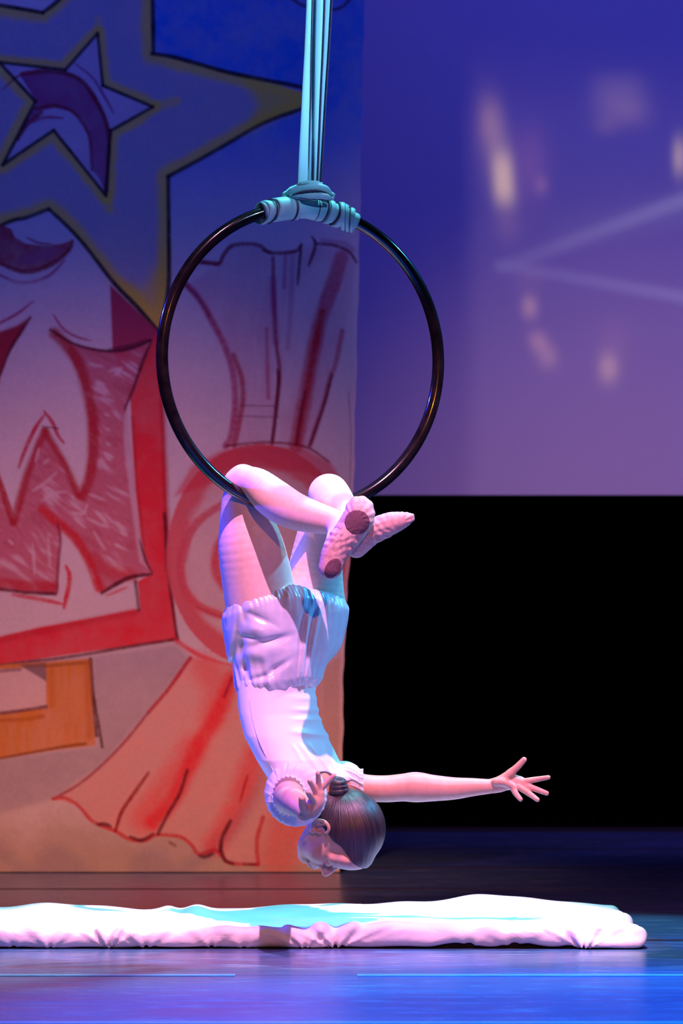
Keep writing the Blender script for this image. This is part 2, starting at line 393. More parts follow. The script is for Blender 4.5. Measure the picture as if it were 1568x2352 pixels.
def over(mask, col, alpha=1.0, streak=None, amt=0.0):
    m = mask * alpha
    if streak is not None: m = m * (1 - amt + amt * 2 * np.clip(streak - 0.1, 0, 0.8))
    m = np.clip(m, 0, 1)[..., None]
    IMG[:] = IMG * (1 - m) + np.array(col) * m
def seg_dist(pts, closed=False, wid=None):
    p = np.asarray(pts, float)
    if closed: p = np.vstack([p, p[:1]])
    pad = 90
    best = np.full(GX.shape, 1e3); tt = np.zeros(GX.shape)
    L = np.concatenate([[0], np.cumsum(np.linalg.norm(np.diff(p, axis=0), axis=1))]); L /= L[-1]
    r0, r1 = np.searchsorted(gy, [p[:, 1].min() - pad, p[:, 1].max() + pad]); c0, c1 = np.searchsorted(gx, [p[:, 0].min() - pad - 30, p[:, 0].max() + pad + 30])
    X = GX[r0:r1, c0:c1]; Y = GY[r0:r1, c0:c1]
    if X.size == 0: return best, tt
    bb = best[r0:r1, c0:c1]; t_ = tt[r0:r1, c0:c1]
    for i in range(len(p) - 1):
        d = p[i + 1] - p[i]; l2 = d @ d
        if l2 < 1e-9: continue
        t = np.clip(((X - p[i, 0]) * d[0] + (Y - p[i, 1]) * d[1]) / l2, 0, 1)
        q = np.hypot(X - p[i, 0] - t * d[0], Y - p[i, 1] - t * d[1])
        m = q < bb; bb[m] = q[m]; t_[m] = (L[i] + t * (L[i + 1] - L[i]))[m]
    return best, tt
def stroke(pts, w, col, alpha=0.9, soft=3.0, curve=True, taper=0.0, dry=0.35):
    p = catmull(pts, max(12, 8 * len(pts))) if curve and len(pts) > 2 else np.asarray(pts, float)
    d, t = seg_dist(p)
    ww = w * 0.5 * (1 - taper * np.abs(2 * t - 1) ** 3) * (0.85 + 0.3 * N1)
    m = sm((ww + soft * 0.5 - d) / soft)
    over(m, col, alpha * (1 - dry + dry * 1.6 * np.clip(ND * 0.5 + N1 * 0.6, 0, 1)))
def inside(pts):
    p = np.asarray(pts, float); c = np.zeros(GX.shape, bool); n = len(p)
    for i in range(n):
        x0, y0 = p[i]; x1, y1 = p[(i + 1) % n]
        if y0 == y1: continue
        m = ((y0 > GY) != (y1 > GY)); c ^= m & (GX < (x1 - x0) * (GY - y0) / (y1 - y0) + x0)
    return c
def poly(pts, col, alpha=1.0, soft=4.0, streak=None, amt=0.3, curve=False):
    if curve: pts = catmull(list(pts) + [pts[0]], 12 * len(pts))
    d, _ = seg_dist(pts, True); ins = inside(pts)
    sd = np.where(ins, -d, d)
    over(sm(0.5 - sd / soft), col, alpha, streak, amt)
def rim(pts, col, wi, alpha=0.8, side=1, soft=14):
    """band of paint along an outline, inside (1) or outside (-1) only"""
    d, _ = seg_dist(pts, True); ins = inside(pts)
    m = sm((wi * (0.7 + 0.6 * N1) - d) / soft + 0.5) * (ins if side > 0 else ~ins)
    over(m, col, alpha)
CANVAS = (0.66, 0.62, 0.66); BLACK = (0.02, 0.016, 0.03); YEL = (0.74, 0.58, 0.05); DKRED = (0.22, 0.012, 0.03); RED = (0.70, 0.035, 0.06); MAROON = (0.12, 0.012, 0.03)
over(np.ones(GX.shape), CANVAS); over(N1, (0.58, 0.55, 0.60), 0.5)
# sky-blue ground at the top, fading out downwards
over(sm((640 - GY - 60 * (N1 - .5)) / 420), (0.02, 0.18, 0.70), 0.92, N1, 0.25)
# big star
star = [(346, -60), (350, 0), (349, 122), (450, 145), (520, 165), (600, 182), (735, 226), (640, 268), (590, 290), (530, 325), (460, 365), (386, 405), (388, 500), (388, 600), (384, 690), (366, 768), (310, 700), (260, 650), (160, 525), (112, 480), (0, 518), (-220, 640), (-150, 330), (-330, 120), (-90, 0), (0, 12), (98, 28), (150, -20), (240, -330)]
over(sm(0.5 + (480 - GY) / 300) * inside([(-420, 500), (120, 480), (370, 770), (388, 2006), (-420, 2006)]), CANVAS, 0.8)
over(sm(0.5 + (100 - GY) / 20) * inside([(-420, 100), (98, 28), (180, -60), (-420, -60)]), CANVAS, 0.9)
poly(star, (0.42, 0.41, 0.47), 0.95, 5, N1, 0.35)
over(inside(star) * N1 ** 2, (0.34, 0.30, 0.55), 0.7)
rim(star, YEL, 24, 0.75, 1, 22)
poly([(560, 180), (735, 226), (560, 305), (590, 240)], YEL, 0.8, 40)
poly([(388, 560), (384, 690), (366, 768), (250, 640), (330, 660)], YEL, 0.7, 40)
istar = [(224, 76), (236, 196), (351, 245), (254, 300), (243, 449), (123, 299), (6, 379), (81, 233), (-2, 143), (150, 160)]
rim(istar, YEL, 20, 0.75, -1, 14)
stroke([(351, 245), (405, 232)], 22, YEL, 0.6, 14); stroke([(243, 449), (252, 480)], 22, YEL, 0.6, 14); stroke([(224, 76), (224, 44)], 18, YEL, 0.5, 14)
poly(istar, (0.52, 0.47, 0.62), 1.0, 4, N1, 0.2)
arc_in = inside(istar)
arcp = [(45, 172), (100, 163), (150, 165), (185, 180), (215, 215), (240, 260), (252, 300), (250, 380), (243, 447), (228, 410), (212, 390), (210, 350), (203, 310), (185, 275), (160, 256), (125, 248), (92, 255), (62, 287), (40, 320), (60, 270), (82, 240), (80, 228)]
poly(arcp, (0.30, 0.06, 0.20), 0.95, 5, N1, 0.2)
stroke([(50, 170), (100, 163), (150, 168), (190, 188), (220, 230), (243, 280), (250, 330), (244, 440)], 11, (0.20, 0.015, 0.04), 0.9)
stroke([(80, 250), (125, 242), (165, 255), (190, 285), (206, 320), (211, 390)], 8, (0.25, 0.02, 0.05), 0.85)
stroke([(40, 320), (62, 287), (95, 258)], 9, (0.22, 0.02, 0.05), 0.9)
stroke([(62, 287), (100, 270), (145, 271)], 8, (0.36, 0.05, 0.16), 0.85, taper=.6)
stroke([(172, 146), (212, 178), (240, 222), (262, 262)], 7, (0.30, 0.07, 0.22), 0.8, taper=.5)
stroke([(5, 207), (40, 176), (85, 162), (110, 160)], 6, (0.36, 0.03, 0.08), 0.85, taper=.6)
for a, b in zip(istar, istar[1:] + istar[:1]): stroke([a, b], 8.5, BLACK, 0.93, 3, dry=.15)
for s_ in ([(345, -60), (350, 0), (352, 122)], [(348, 123), (395, 130), (450, 145), (520, 165), (600, 182), (700, 203), (738, 226)], [(738, 226), (692, 250), (640, 268), (590, 290), (530, 325), (460, 365), (386, 405)],
           [(386, 405), (387, 500), (388, 600), (386, 665), (372, 770)], [(366, 764), (310, 700), (260, 648), (200, 570), (160, 525), (112, 480)], [(112, 480), (60, 500), (0, 519), (-220, 640)], [(-90, 0), (0, 12), (98, 29)], [(98, 29), (135, 0), (180, -50)]):
    stroke(s_, 10, BLACK, 0.93, 3.5, dry=.2)
stroke([(665, -6), (690, 10), (720, 20), (770, 22), (795, 8), (806, -12)], 8, (0.07, 0.03, 0.1), 0.85)
# crescent of the letter below the star
poly([(-60, 520), (0, 516), (25, 525), (35, 545), (60, 560), (100, 564), (140, 560), (165, 552), (160, 575), (130, 602), (90, 620), (50, 626), (0, 606), (-60, 580)], (0.34, 0.02, 0.06), 0.95, 4, N1, 0.3)
stroke([(0, 606), (50, 624), (90, 619), (130, 600), (160, 572), (166, 553)], 12, (0.24, 0.01, 0.03), 0.9, taper=.4)
stroke([(60, 545), (90, 558), (120, 560)], 6, (0.30, 0.03, 0.1), .8, taper=.7)
poly([(60, 580), (110, 572), (140, 572), (110, 598), (60, 608), (40, 600)], (0.34, 0.1, 0.26), 0.6, 12)
stroke([(-20, 622), (0, 632), (40, 648), (80, 646), (115, 631), (148, 598)], 8, (0.42, 0.06, 0.2), 0.9, taper=.4)
# red frame of the sign
over(sm(0.5 + (GY - 640) / 60) * inside([(-420, 640), (250, 640), (262, 800), (320, 1400), (0, 1460), (-420, 1540)]), CANVAS, 0.55)
poly([(253, 655), (300, 700), (365, 765), (372, 880), (378, 1000), (383, 1160), (395, 1330), (408, 1470), (300, 1483), (200, 1497), (100, 1512), (0, 1527), (-420, 1590), (-420, 1535), (0, 1462), (90, 1441), (200, 1421), (322, 1397), (316, 1335), (345, 1320), (325, 1260), (312, 1130), (303, 1000), (298, 900), (259, 810)], RED, 0.97, 4, N1, 0.12)
poly([(253, 655), (300, 700), (365, 765), (348, 782), (300, 802), (259, 806)], (0.34, 0.05, 0.13), 0.8, 8)
stroke([(372, 900), (380, 1100), (386, 1300)], 14, (0.42, 0.01, 0.03), 0.6, 10); stroke([(305, 960), (312, 1100), (330, 1260)], 10, (0.45, 0.01, 0.03), 0.5, 8)
stroke([(0, 1470), (100, 1448), (310, 1405)], 16, (0.5, 0.02, 0.05), 0.5, 12)
stroke([(378, 1180), (386, 1300), (396, 1390), (408, 1470)], 8, MAROON, 0.9, 4); stroke([(408, 1468), (300, 1485), (150, 1510), (0, 1529), (-420, 1592)], 8, MAROON, 0.9, 4)
stroke([(311, 1335), (319, 1402)], 8, (0.10, 0.05, 0.09), 0.85)
# the letter W
PINK = (0.52, 0.13, 0.20)
W = [(115, 757), (174, 791), (241, 805), (295, 802), (348, 782), (330, 823), (303, 896), (290, 945), (303, 1049), (309, 1120), (312, 1161), (324, 1238), (340, 1290), (350, 1318), (321, 1326), (275, 1339), (233, 1366), (223, 1345), (214, 1314), (190, 1271), (165, 1235), (135, 1204), (139, 1238), (135, 1284), (132, 1330), (125, 1366), (60, 1362), (0, 1356), (-40, 1352), (-145, 1325), (-118, 1240), (-104, 1120), (-96, 1000), (-104, 900), (-150, 790), (-70, 800), (0, 762), (40, 748), (70, 728), (45, 768), (21, 807), (3, 855), (-8, 920), (-8, 1030), (2, 1118), (31, 1204), (55, 1100), (80, 1027), (103, 985), (150, 1059), (182, 1137), (198, 1102), (206, 1022), (206, 968), (197, 915), (182, 861), (161, 818), (134, 778)]
poly(W, PINK, 0.97, 4, NW, 0.25)
win = inside(W)
over(win * sm((NW - 0.5) / 0.22), (0.62, 0.38, 0.46), 0.7); over(win * sm((NW - 0.66) / 0.1), (0.66, 0.54, 0.6), 0.6)
over(win * sm((0.42 - NW) / 0.15), (0.45, 0.05, 0.10), 0.5)
poly([(285, 950), (298, 950), (309, 1120), (330, 1290), (345, 1312), (320, 1290), (296, 1120), (284, 1010)], (0.62, 0.52, 0.58), 0.75, 8)
DR = (0.42, 0.015, 0.035)
stroke([(125, 765), (150, 790), (178, 830), (198, 890), (212, 960), (214, 1025), (206, 1095), (186, 1140)], 26, DR, 0.85, 14); stroke([(103, 990), (85, 1030), (62, 1090), (40, 1170), (32, 1200)], 18, DR, 0.8, 10); stroke([(105, 992), (150, 1070), (180, 1138)], 18, DR, 0.8, 10)
stroke([(-10, 1085), (10, 1140), (30, 1200)], 14, DR, 0.85, 6)
stroke([(97, 1170), (135, 1203), (175, 1240), (205, 1290), (228, 1350)], 22, (0.58, 0.015, 0.03), 0.85, 10); stroke([(215, 1280), (250, 1310), (300, 1322)], 26, (0.55, 0.02, 0.03), 0.6, 20)
stroke([(-100, 1335), (0, 1340), (60, 1346), (120, 1348)], 26, (0.5, 0.02, 0.04), 0.8, 14)
stroke([(115, 757), (174, 791), (241, 806), (295, 802), (348, 782)], 7, (0.10, 0.01, 0.04), 0.9, taper=.3); stroke([(348, 782), (328, 830), (305, 895), (285, 942)], 8, (0.08, 0.012, 0.05), 0.9, taper=.6)
stroke([(250, 803), (300, 796), (345, 780)], 12, (0.09, 0.01, 0.04), 0.7, taper=.6)
stroke([(-100, 1350), (0, 1354), (60, 1361), (127, 1364)], 9, MAROON, 0.9); stroke([(133, 1204), (139, 1240), (135, 1285), (130, 1362)], 7, (0.28, 0.03, 0.08), 0.85)
stroke([(233, 1363), (262, 1345), (300, 1326), (347, 1319)], 10, MAROON, 0.9, taper=.4); stroke([(320, 1240), (334, 1285), (350, 1318)], 6, (0.09, 0.01, 0.03), 0.8, taper=.5)
for q in [[(250, 853), (280, 845)], [(262, 862), (278, 850)], [(205, 836), (235, 842)], [(240, 950), (252, 955)], [(243, 985), (252, 988)], [(245, 1018), (253, 1022)], [(244, 1052), (254, 1056)], [(230, 912), (262, 922)], [(222, 876), (240, 884)], [(75, 1128), (105, 1108), (130, 1085)], [(95, 1150), (130, 1132), (155, 1130)], [(100, 1065), (112, 1055)], [(82, 1060), (90, 1030)], [(205, 1135), (240, 1148)], [(165, 1175), (190, 1180), (200, 1160)], [(200, 1190), (240, 1210)], [(20, 1240), (30, 1250)], [(75, 1250), (80, 1320)], [(215, 1220), (240, 1262)], [(170, 1190), (196, 1212)], [(110, 1230), (115, 1300)]]:
    stroke(q, 7, (0.66, 0.52, 0.58), 0.7, 5, taper=.5, dry=.5)
poly([(-60, 795), (0, 762), (40, 748), (70, 728), (45, 768), (20, 808), (0, 868), (-30, 960), (-60, 900)], (0.34, 0.02, 0.05), 0.95, 12)
poly([(-215, 690), (-150, 700), (-158, 900), (-166, 1150), (-190, 1560), (-262, 1572), (-236, 1150)], RED, 0.95, 5, N1, .12)
stroke([(70, 729), (46, 766), (21, 807), (0, 862)], 8, (0.14, 0.01, 0.04), .9, taper=.4)
stroke([(-20, 752), (0, 742), (40, 720), (76, 692)], 7, (0.42, 0.06, 0.18), 0.9, taper=.5); stroke([(122, 722), (145, 755), (175, 773), (210, 783)], 7, (0.42, 0.06, 0.18), 0.9, taper=.6)
stroke([(101, 944), (120, 970), (133, 1000), (147, 1018)], 9, (0.5, 0.03, 0.08), 0.9, taper=.5); stroke([(104, 950), (80, 985), (57, 1035), (43, 1074)], 10, (0.5, 0.03, 0.08), 0.9, taper=.5); stroke([(97, 980), (134, 984)], 3, (0.15, 0.02, 0.06), .9, 2)
stroke([(152, 1300), (160, 1330), (147, 1396)], 11, (0.6, 0.03, 0.06), 0.9, taper=.4); stroke([(28, 1366), (90, 1376), (142, 1387)], 10, (0.6, 0.05, 0.08), 0.85, taper=.4); stroke([(244, 1368), (292, 1349)], 8, (0.6, 0.12, 0.16), 0.7, taper=.4)
# candy: upper wrapper
poly([(430, 655), (500, 607), (532, 565), (596, 564), (625, 590), (628, 800), (634, 930), (625, 1017), (535, 1022), (540, 900), (530, 840), (487, 735)], (0.52, 0.28, 0.40), 0.45, 14, NV, 0.6)
poly([(640, 582), (692, 566), (723, 564), (800, 578), (819, 602), (800, 720), (758, 870), (711, 1023), (640, 1020), (640, 850)], (0.52, 0.28, 0.40), 0.42, 14, NV, 0.6)
poly([(655, 700), (690, 640), (735, 590), (760, 600), (735, 680), (700, 850), (665, 945), (640, 945), (645, 850)], CANVAS, 0.5, 25)
MAG = (0.30, 0.05, 0.13)
stroke([(452, 600), (480, 604), (503, 605), (513, 586), (532, 565), (564, 560), (596, 564), (615, 578), (640, 581), (679, 577), (692, 562)], 10, (0.20, 0.02, 0.07), 0.9, taper=.3)
stroke([(455, 601), (500, 606)], 12, (0.25, 0.02, 0.06), .8); stroke([(605, 574), (620, 580)], 10, (0.12, 0.01, 0.04), .8)
stroke([(692, 560), (688, 600), (683, 655)], 8, (0.10, 0.01, 0.07), 0.9, taper=.5); stroke([(716, 543), (724, 564), (708, 612)], 9, (0.16, 0.01, 0.06), 0.9, taper=.6)
stroke([(722, 560), (745, 561), (768, 564), (800, 577), (819, 603)], 8, (0.16, 0.02, 0.08), 0.9, taper=.3); stroke([(740, 552), (790, 560), (812, 575)], 10, (0.34, 0.1, 0.25), 0.5, 8)
stroke([(424, 650), (456, 685), (488, 740), (513, 788), (532, 844), (539, 900), (539, 946), (530, 1004), (518, 1024)], 15, (0.42, 0.07, 0.17), 0.85, 8); stroke([(424, 652), (456, 685), (480, 724)], 7, (0.26, 0.03, 0.10), .7)
stroke([(536, 815), (554, 866), (558, 915), (551, 962), (538, 1024)], 12, (0.40, 0.05, 0.10), 0.85, 6)
stroke([(627, 592), (629, 691), (634, 787), (641, 851), (635, 930), (625, 1018)], 10, (0.30, 0.03, 0.10), 0.9, 5); stroke([(627, 640), (629, 700), (634, 787)], 16, (0.36, 0.06, 0.2), 0.6, 10)
stroke([(612, 755), (614, 840), (616, 914)], 9, (0.45, 0.1, 0.18), 0.7, 6); stroke([(637, 850), (640, 880), (632, 960), (625, 1015)], 7, (0.14, 0.01, 0.04), 0.8)
stroke([(784, 592), (762, 659), (735, 739), (717, 819), (704, 898), (691, 962), (680, 1023)], 34, (0.46, 0.06, 0.14), 0.8, 12); stroke([(740, 715), (722, 800), (706, 890), (690, 965), (682, 1020)], 16, (0.42, 0.01, 0.03), 0.85, 8); stroke([(700, 900), (688, 970), (680, 1022)], 7, (0.16, 0.01, 0.03), 0.8)
stroke([(786, 760), (772, 830), (758, 868), (742, 930), (711, 1024)], 12, (0.45, 0.08, 0.16), 0.8, 7); stroke([(762, 860), (745, 925), (712, 1022)], 7, (0.16, 0.01, 0.05), 0.85)
stroke([(550, 931), (634, 933)], 3, (0.2, 0.05, 0.1), .7, 2.5); stroke([(540, 956), (640, 958)], 3, (0.2, 0.05, 0.1), .7, 2.5)
stroke([(655, 590), (652, 660)], 9, (0.36, 0.08, 0.2), .6, 7); stroke([(672, 590), (668, 700), (660, 800)], 12, (0.40, 0.14, 0.28), .5, 10)
# candy: ball
th = np.linspace(0, 2 * np.pi, 60, endpoint=False)
def elp(cx, cy, rx, ry): return np.stack([cx + rx * np.cos(th), cy + ry * np.sin(th)], 1)
poly(elp(595, 1276, 212, 256), (0.66, 0.40, 0.40), 0.75, 8, N1, 0.3)
rim(elp(595, 1276, 212, 256), (0.64, 0.10, 0.13), 46, 0.85, 1, 26)
poly([(400, 1140), (440, 1070), (510, 1034), (610, 1022), (700, 1030), (760, 1064), (800, 1130), (760, 1110), (700, 1085), (600, 1078), (520, 1090), (460, 1120)], (0.62, 0.05, 0.09), 0.7, 14)
poly(elp(560, 1290, 140, 170), (0.66, 0.56, 0.57), 0.75, 20, N1, 0.3)
stroke([(520, 1024), (610, 1016), (700, 1026), (755, 1060)], 6, (0.25, 0.01, 0.04), 0.8)
stroke([(560, 1130), (477, 1180), (441, 1216), (419, 1271), (416, 1320), (428, 1360), (459, 1394), (520, 1418)], 19, (0.62, 0.10, 0.14), 0.85, 8, taper=.2)
stroke([(560, 1210), (515, 1235), (498, 1275), (498, 1315), (515, 1345)], 24, (0.64, 0.07, 0.10), 0.85, 14); stroke([(470, 1190), (440, 1230), (425, 1290)], 9, (0.58, 0.16, 0.2), .6)
stroke([(452, 1393), (480, 1407), (515, 1420)], 4, (0.22, 0.01, 0.05), 0.9, 3); stroke([(425, 1362), (455, 1392), (500, 1412)], 22, (0.70, 0.12, 0.14), .6, 14)
stroke([(405, 1472), (440, 1495), (480, 1515), (530, 1530), (620, 1540), (700, 1534)], 11, (0.70, 0.05, 0.09), 0.9, 6)
stroke([(764, 1500), (778, 1450), (783, 1400)], 9, (0.45, 0.03, 0.05), 0.8)
stroke([(700, 1165), (720, 1230), (690, 1300)], 22, (0.55, 0.12, 0.2), 0.7, 14)
# grey-violet ground and lower wrapper
poly([(150, 1516), (405, 1478), (437, 1511), (341, 1636), (234, 1757), (122, 1835), (-420, 1990), (-420, 1700), (0, 1742), (222, 1712), (212, 1520)], (0.40, 0.37, 0.44), 0.85, 20, N1, 0.35)
over(sm((GY - 1790 - 60 * N1) / 160) * (GX < 860), (0.46, 0.38, 0.30), 0.85)
fan = [(437, 1511), (480, 1518), (540, 1532), (640, 1540), (735, 1530), (740, 1700), (742, 1985), (591, 1985), (528, 1982), (493, 1953), (457, 1962), (439, 1940), (412, 1922), (359, 1918), (332, 1931), (296, 1927), (265, 1909), (229, 1895), (207, 1882), (180, 1851), (122, 1835), (234, 1757), (341, 1636), (386, 1583)]
poly(fan, (0.68, 0.39, 0.37), 0.95, 6, N1, 0.25)
HOT = (0.76, 0.03, 0.05)
stroke([(470, 1530), (500, 1580), (490, 1640)], 60, (0.72, 0.16, 0.16), 0.7, 50)
stroke([(533, 1556), (502, 1636), (457, 1708), (430, 1770), (395, 1840), (350, 1890)], 34, HOT, 0.8, 24); stroke([(440, 1720), (390, 1800), (330, 1880)], 60, HOT, 0.5, 50)
stroke([(640, 1600), (580, 1750), (540, 1860), (490, 1940)], 48, HOT, 0.6, 40); stroke([(700, 1800), (660, 1900), (640, 1975)], 90, (0.70, 0.12, 0.10), 0.6, 60)
stroke([(437, 1511), (386, 1583), (341, 1636)], 9, (0.45, 0.02, 0.05), 0.9); stroke([(341, 1636), (287, 1703), (234, 1757), (180, 1802), (122, 1835)], 7, (0.32, 0.06, 0.10), 0.8)
stroke([(122, 1835), (149, 1833), (180, 1851), (207, 1882), (229, 1895), (265, 1909), (296, 1927), (332, 1931), (359, 1918), (412, 1922), (439, 1940), (457, 1962), (493, 1953), (511, 1967), (528, 1982), (591, 1986)], 9, (0.58, 0.04, 0.06), 0.85)
stroke([(341, 1775), (310, 1819), (280, 1864), (265, 1909)], 9, (0.34, 0.015, 0.03), 0.9, taper=.3); stroke([(430, 1770), (412, 1824), (386, 1869), (363, 1915)], 8, MAROON, 0.85); stroke([(298, 1922), (325, 1930), (352, 1915)], 9, MAROON, .8, taper=.4)
stroke([(222, 1894), (240, 1893), (255, 1898)], 9, MAROON, .8, taper=.5); stroke([(529, 1886), (511, 1922), (506, 1953)], 9, MAROON, 0.85); stroke([(457, 1966), (472, 1968), (490, 1960)], 9, MAROON, .8, taper=.4); stroke([(508, 1955), (516, 1975), (535, 1984)], 9, MAROON, .8); stroke([(560, 1985), (592, 1986)], 7, MAROON, .7)
stroke([(569, 1779), (560, 1810), (551, 1842)], 6, (0.5, 0.02, 0.04), .85, taper=.5); stroke([(533, 1556), (515, 1600)], 7, (0.4, 0.02, 0.05), .85); stroke([(604, 1877), (590, 1931), (593, 1985)], 10, (0.55, 0.03, 0.04), 0.8)
stroke([(390, 1935), (402, 1942)], 8, (0.2, 0.05, 0.06), .6)
poly([(740, 1530), (800, 1500), (800, 2006), (735, 2006)], (0.58, 0.42, 0.36), 0.8, 14)
# orange frame
poly([(-420, 1590), (0, 1527), (110, 1520), (210, 1512), (213, 1600), (220, 1712), (150, 1720), (0, 1742), (-420, 1800)], (0.62, 0.25, 0.05), 0.95, 5, NV, 0.2)
poly([(-420, 1600), (0, 1537), (105, 1532), (106, 1626), (0, 1638), (-420, 1700)], (0.66, 0.56, 0.56), 0.97, 4)
poly([(44, 1527), (106, 1522), (107, 1566), (90, 1555), (65, 1540)], (0.16, 0.10, 0.12), 0.8, 6); stroke([(-100, 1560), (0, 1542), (46, 1538)], 8, (0.2, 0.1, 0.12), .7)
stroke([(0, 1638), (50, 1632), (106, 1623)], 8, (0.18, 0.06, 0.09), 0.85); stroke([(0, 1655), (60, 1652), (98, 1645)], 9, (0.45, 0.14, 0.02), .7, 6)
stroke([(208, 1514), (214, 1600), (222, 1690)], 9, (0.13, 0.05, 0.06), 0.9); stroke([(215, 1600), (226, 1660), (235, 1716)], 7, (0.11, 0.04, 0.05), 0.9); stroke([(104, 1530), (160, 1525), (208, 1521)], 8, (0.34, 0.13, 0.04), .8)
stroke([(196, 1708), (140, 1716), (80, 1727), (0, 1742)], 7, (0.28, 0.10, 0.03), 0.85); stroke([(118, 1540), (120, 1620)], 14, (0.55, 0.18, 0.02), .6, 10); stroke([(200, 1530), (206, 1690)], 16, (0.5, 0.17, 0.04), .6, 12)
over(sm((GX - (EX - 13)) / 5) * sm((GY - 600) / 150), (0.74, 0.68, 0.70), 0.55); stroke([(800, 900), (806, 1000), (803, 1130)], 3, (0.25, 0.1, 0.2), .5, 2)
IMG = np.clip(IMG * (0.94 + 0.12 * N1[..., None]), 0.004, 0.9)

d_ = D0 + FD
VX = (GX - CX) * d_ / F; VZ = H + (HY - GY) * d_ / F
VZ[-1, :] = 0.004
warp = 0.006 * np.sin(VX * 3.1 + 0.6) * np.sin(VZ * 1.7) 
nr, nc = GX.shape
V = np.stack([VX, FD + warp, VZ], -1).reshape(-1, 3)
ii = np.arange(nr - 1)[:, None] * nc + np.arange(nc - 1)[None]
Q = np.stack([ii, ii + nc, ii + nc + 1, ii + 1], -1).reshape(-1, 4)
flat = empty('painted_flat', (-0.9, FD, 0))
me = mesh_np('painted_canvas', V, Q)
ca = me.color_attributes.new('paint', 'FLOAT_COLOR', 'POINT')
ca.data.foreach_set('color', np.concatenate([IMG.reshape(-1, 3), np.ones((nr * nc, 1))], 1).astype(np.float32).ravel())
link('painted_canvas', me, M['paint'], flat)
tag(flat, 'tall canvas scenery flat painted with stars, a red letter and a wrapped candy', 'scenery flat')
xl, xr, zt = VX.min(), VX[-1].max() - 0.01, VZ.max()
for (a, b) in [((xl, FD + .012, 0.0), (xl + .07, FD + .05, zt)), ((xr - .07, FD + .012, 0.0), (xr, FD + .05, zt)), ((xl + .07, FD + .012, 0.0), (xr - .07, FD + .05, .07)), ((xl + .07, FD + .012, zt - .07), (xr - .07, FD + .05, zt)), ((xl + .07, FD + .012, 1.6), (xr - .07, FD + .05, 1.67))]:
    link('frame_batten', mesh_np('frame_batten', *box(a, b), smooth=False), M['wood'], flat)

# ================================================================== projection screen with a dim projected picture
SD = 7.0; ds = D0 + SD
sgx = np.unique(np.concatenate([np.arange(500, 1700, 9.0), np.arange(1700, 3200, 40.0)])); sgy = np.unique(np.concatenate([np.arange(-1200, 0, 40.0), np.arange(0, 1137, 9.0), [1137]]))
SX, SY = np.meshgrid(sgx, sgy); E = np.zeros(SX.shape + (3,))
def blob(cx, cy, rx, ry, col, soft=1.0, rot=0.0):
    c, s_ = math.cos(rot), math.sin(rot); x = (SX - cx) * c + (SY - cy) * s_; y = -(SX - cx) * s_ + (SY - cy) * c
    m = np.exp(-(np.abs(x) / (rx * .72)) ** (3.4 - 1.4 * soft)) * np.exp(-(np.abs(y) / (ry * .72)) ** (3.4 - 1.4 * soft)); E[:] += 0.62 * m[..., None] * np.array(col)
def line(x0, y0, x1, y1, w_, col):
    d = np.array([x1 - x0, y1 - y0]); t = np.clip(((SX - x0) * d[0] + (SY - y0) * d[1]) / (d @ d), 0, 1)
    q = np.hypot(SX - x0 - t * d[0], SY - y0 - t * d[1]); E[:] += (sm(1 - q / w_) * (.3 + .7 * t))[..., None] * np.array(col)
E += (sm((SX - 1045) / 70) * sm((SY - 60) / 300))[..., None] * np.array((0.030, 0.018, 0.034))
blob(1125, 275, 36, 70, (0.13, 0.06, 0.01), .7); blob(1145, 360, 42, 150, (0.20, 0.11, 0.03), .8, -0.12); blob(1155, 405, 32, 75, (0.50, 0.34, 0.12), .6, -0.05); blob(1160, 450, 36, 45, (0.16, 0.10, 0.03), .8)
blob(1215, 380, 60, 120, (0.10, 0.03, 0.03), .9); blob(1243, 425, 22, 30, (0.11, 0.05, 0.02), .9); blob(1110, 300, 45, 130, (0.05, 0.02, 0.01), 1.0); blob(1165, 520, 45, 50, (0.07, 0.03, 0.02), 1.0)
blob(1420, 225, 85, 75, (0.11, 0.065, 0.035), .45); blob(1445, 260, 70, 50, (0.06, 0.03, 0.01), .7); blob(1390, 290, 40, 30, (0.06, 0.03, 0.0), .9)
blob(1216, 705, 26, 38, (0.26, 0.13, 0.05), .8); blob(1236, 785, 30, 35, (0.22, 0.10, 0.05), .8, -0.3); blob(1258, 820, 32, 38, (0.18, 0.09, 0.04), .9); blob(1397, 845, 32, 48, (0.30, 0.17, 0.06), .9); blob(1410, 780, 50, 60, (0.05, 0.02, 0.01), 1); blob(1560, 360, 22, 60, (0.42, 0.28, 0.08), .8)
blob(1215, 640, 50, 40, (0.05, 0.02, 0.02), 1)
line(1150, 615, 1620, 440, 30, (0.07, 0.06, 0.08)); line(1150, 608, 1640, 695, 26, (0.055, 0.055, 0.09)); line(1300, 540, 1600, 470, 70, (0.02, 0.02, 0.02))
E = np.clip(E, 0, 1)
nr, nc = SX.shape
V = np.stack([(SX - CX) * ds / F, np.full(SX.shape, SD), H + (HY - SY) * ds / F], -1).reshape(-1, 3)
ii = np.arange(nr - 1)[:, None] * nc + np.arange(nc - 1)[None]
me = mesh_np('screen_cloth', V, np.stack([ii, ii + nc, ii + nc + 1, ii + 1], -1).reshape(-1, 4))
ca = me.color_attributes.new('paint', 'FLOAT_COLOR', 'POINT'); ca.data.foreach_set('color', np.concatenate([E.reshape(-1, 3), np.ones((nr * nc, 1))], 1).astype(np.float32).ravel())
scr = empty('projection_screen', (2.0, SD, V[:, 2].min()))
link('screen_cloth', me, M['screen'], scr)
link('hem_pipe', mesh_np('hem_pipe', *sweep([(V[:, 0].min(), SD + .02, V[:, 2].min() + .012), (V[:, 0].max(), SD + .02, V[:, 2].min() + .012)], .012)), M['foam'], scr)
tag(scr, 'large hanging screen with blurred golden lights projected on violet cloth', 'projection screen')

